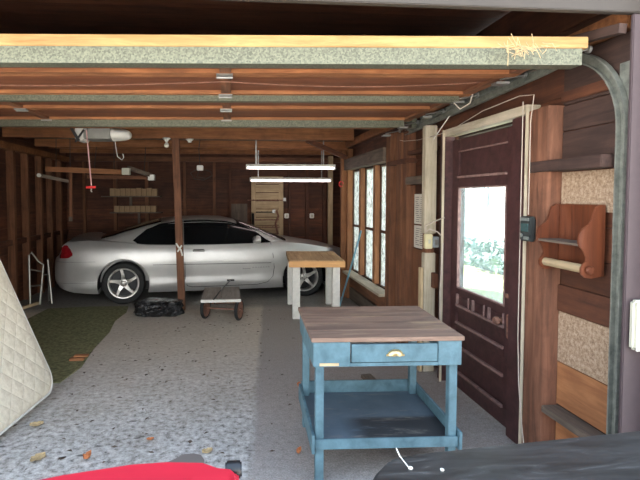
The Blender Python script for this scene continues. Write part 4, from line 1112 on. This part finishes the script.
cable([(1.70, 3.62, 2.43), (1.66, 3.5, 2.36), (1.70, 3.45, 2.29), (1.76, 3.42, 2.33), (1.77, 3.40, 2.40)], .005, 'loose_wire', 'pale looped wire dangling near the right end of the second strut')
# red hook on the far window stud
tag(MB().tube([(1.79+.035*math.cos(a), 7.648, 1.85+.04*math.sin(a)) for a in [2*PI*k/16 for k in range(15)]], .008, 6).build('red_hook', 'red_handle', smooth=True, origin=(1.79, 7.65, 1.8)), 'red ring hook on the corner post past the windows', 'hook')

# small varnished rack (shelf with roller)
t = thing('wooden_rack', 'reddish scalloped wooden wall rack with shelf and paper-roll bar', 'rack', (1.97, 2.5, 1.3))
ya, yb = 2.325, 2.675
MB().box(1.930, 1.942, ya+.001, yb-.001, 1.225, 1.60).build('back_board', 'redwood_z', t, bevel=.003)
def cheek(y):
    pts = [(1.929, 1.60), (1.905, 1.60), (1.885, 1.585), (1.872, 1.555), (1.862, 1.52), (1.845, 1.495), (1.815, 1.475), (1.798, 1.45), (1.793, 1.415), (1.80, 1.385), (1.822, 1.36), (1.838, 1.33), (1.838, 1.305), (1.822, 1.29), (1.81, 1.27), (1.812, 1.24), (1.835, 1.22), (1.87, 1.215), (1.929, 1.225)]
    MB().prism(pts, 0, .014, Matrix(((1, 0, 0, 0), (0, 0, 1, y), (0, 1, 0, 0), (0, 0, 0, 1)))).build('side_cheek', 'redwood_z', t, bevel=.003)
cheek(ya); cheek(yb-.014)
MB().box(1.800, 1.929, ya+.0145, yb-.0145, 1.385, 1.398).build('shelf', 'grey_y', t)
MB().box(1.942, 1.953, 2.34, 2.66, 1.33, 1.50).build('cleat', 'dark_y', t)
MB().tube([(1.85, ya+.0145, 1.262), (1.85, yb-.0145, 1.262)], .024, 16).build('roller_bar', 'pale_y', t, smooth=True)
for y_ in (ya-.0265,): MB().lathe([(0, 0), (.017, 0), (.022, .012), (.015, .024), (0, .026)], 14, Matrix.Translation((1.85, y_, 1.262)) @ Matrix.Rotation(-PI/2, 4, 'X')).build('roller_knob', 'redwood_z', t, smooth=True)
# cream box on the painted jamb
t = thing('jamb_box', 'cream plastic keypad cover on the mauve door jamb', 'keypad', (1.95, 2.1, 1.0))
MB().box(1.905, 2.01, 2.09, 2.129, .91, 1.15).build('cover', 'cream_plastic', t, bevel=.012)
MB().box(1.915, 2.005, 2.084, 2.0895, .91, .935).build('lip', 'white_plastic', t)

# ------------------------------------------------------------------ litter on the floor
def leaf(x, y, s_, rot, name, label, mat, curl=.02, cat='leaf'):
    s_ *= .68; curl *= .8
    mb = MB(); rows = []
    for i in range(7):
        u = i/6; w = math.sin(PI*min(1, u*.95+.05))**.7*(1-.3*(i % 2))
        rows.append([((u-.5)*s_, v*w*s_*.42, .004+curl*(v*v)+curl*.6*abs(u-.5)*2) for v in (-1, -.5, 0, .5, 1)])
    mb.grid(rows)
    o = mb.build(name, mat); o.location = (x, y, .006); o.rotation_euler = (0, 0, rot)
    md = o.modifiers.new('t', 'SOLIDIFY'); md.thickness = .0012; md.offset = 1
    return tag(o, label, cat)
leaf(-1.38, 3.49, .13, .3, 'dry_leaf', 'tan oval leaf on the floor near the mattress foot', 'leaf_tan')
leaf(-.89, 3.01, .085, 1.0, 'dry_leaf', 'curled brown leaf on the concrete left of the red lid', 'leaf', .035)
leaf(-.54, 3.22, .07, .2, 'dry_leaf', 'orange leaf lying alone on the concrete, middle foreground', 'leaf', .01)
leaf(.43, 2.96, .06, .8, 'dry_leaf', 'orange leaf on the dark strip left of the blue table', 'leaf', .03)
leaf(.585, 4.02, .07, 1.6, 'dry_leaf', 'brown leaf beside the far left leg of the blue table', 'leaf', .03)
leaf(.88, 2.50, .09, .4, 'dry_leaf', 'brown leaf under the front of the blue table', 'leaf', .03)
leaf(-.15, 3.02, .10, .4, 'dry_leaf', 'tan crumpled leaf beside the dark stain on the concrete', 'leaf_tan', .02)
leaf(-1.20, 3.05, .16, 1.1, 'dry_leaf', 'pale feathery tuft of grass on the concrete at the lower left', 'leaf_tan', .01)
wc = MB(); wc.box(-1.60, -1.46, 4.86, 4.93, .009, .035).box(-1.57, -1.43, 4.90, 4.96, .036, .05)
tag(wc.build('wood_chip', 'fresh_x', bevel=.004, origin=(-1.53, 4.92, .009)), 'broken reddish wood chunk at the edge of the green mat', 'wood chunk')
st = MB().prism([(-.50, 2.84), (-.42, 2.93), (-.36, 2.97), (-.30, 3.03), (-.24, 3.035), (-.19, 3.01), (-.165, 2.95), (-.16, 2.86), (-.20, 2.80), (-.35, 2.77)], .0012, .0022)
m, nt, b = newmat('damp_oil_stain'); b.inputs['Base Color'].default_value = (.20, .175, .16, 1); b.inputs['Roughness'].default_value = .7; M['stain'] = m
tag(st.build('floor_stain', 'stain', origin=(-.3, 2.9, 0)), 'dark oily patch on the concrete above the red lid', 'stain')
random.seed(33); lt = MB()
for k in range(230):
    x = random.uniform(-1.6, .9); y = random.uniform(2.4, 6.9)
    if (x > .35 and random.random() < .6) or (x < -.6 and y > 6.5): continue
    a = random.random()*PI; e = random.uniform(.009, .026); f = e*random.uniform(.3, .7); ca, sa = math.cos(a), math.sin(a); h = .0035+random.random()*.004
    lt.add([(x-ca*e, y-sa*e, .0025), (x+sa*f, y-ca*f, h), (x+ca*e, y+sa*e, .003), (x-sa*f, y+ca*f, h+.002)], [(0, 1, 2, 3)])
tag(lt.build('floor_debris', plain('dirt_crumbs', (.10, .07, .05), .9, var=.6, scale=3)), 'dark crumbs and leaf bits scattered over the middle of the concrete floor', 'debris', kind='stuff')
# bits under the blue table
tag(MB().tube([(.80, 3.78, .016), (.95, 3.86, .020), (1.06, 3.98, .018)], .012, 6).tube([(.95, 3.86, .02), (1.0, 3.78, .018)], .008, 5).build('twig', 'dark_x', origin=(1, 3.85, 0)), 'dark forked twig on the floor behind the blue table', 'twig')
tag(MB().bar((1.28, 3.68, .022), (1.22, 4.2, .022), .09, .03).build('short_board', 'grey_y', origin=(1.2, 3.9, 0)), 'short grey board lying on the floor behind the blue table', 'board')

# ------------------------------------------------------------------ camera, light, colour management
cam = bpy.data.cameras.new('camera'); co = bpy.data.objects.new('camera', cam); COL.objects.link(co)
co.location = (0, 0, 1.64); co.rotation_euler = (R(90-2.5), 0, R(-5))
cam.sensor_width = 36; cam.lens = 480/640*36
cam.shift_x = (320-272)/640; cam.shift_y = -(240-218)/640
cam.clip_start = .05
bpy.context.scene.camera = co
w = bpy.data.worlds.new('sky'); bpy.context.scene.world = w; w.use_nodes = True
nt = w.node_tree; bgn = nt.nodes['Background']
tcw = nt.nodes.new('ShaderNodeTexCoord'); spw = nt.nodes.new('ShaderNodeSeparateXYZ'); nt.links.new(tcw.outputs['Generated'], spw.inputs[0])
skyc = ramp(nt, spw.outputs[2], [(0, (1, .97, .90)), (.22, (.80, .83, .84)), (.5, (.36, .44, .55)), (1, (.22, .31, .46))])   # hazy bright horizon, deeper blue overhead
nt.links.new(skyc, bgn.inputs[0]); bgn.inputs[1].default_value = 2.6
sl = bpy.data.lights.new('sun', 'SUN'); sl.energy = 18; sl.angle = R(1); sl.color = (1, .93, .82)
so = bpy.data.objects.new('sun', sl); COL.objects.link(so); so.rotation_euler = Vector((-.5, .55, .75)).to_track_quat('Z', 'Y').to_euler()
def area(name, loc, rot, sx_, sy_, e, col):
    l = bpy.data.lights.new(name, 'AREA'); l.shape = 'RECTANGLE'; l.size = sx_; l.size_y = sy_; l.energy = e; l.color = col
    o = bpy.data.objects.new(name, l); COL.objects.link(o); o.location = loc; o.rotation_euler = rot; return o
sc = bpy.context.scene
sc.view_settings.view_transform = 'Standard'; sc.view_settings.look = 'None'; sc.view_settings.gamma = 1
sc.view_settings.use_curve_mapping = False
sc.view_settings.exposure = 1.55
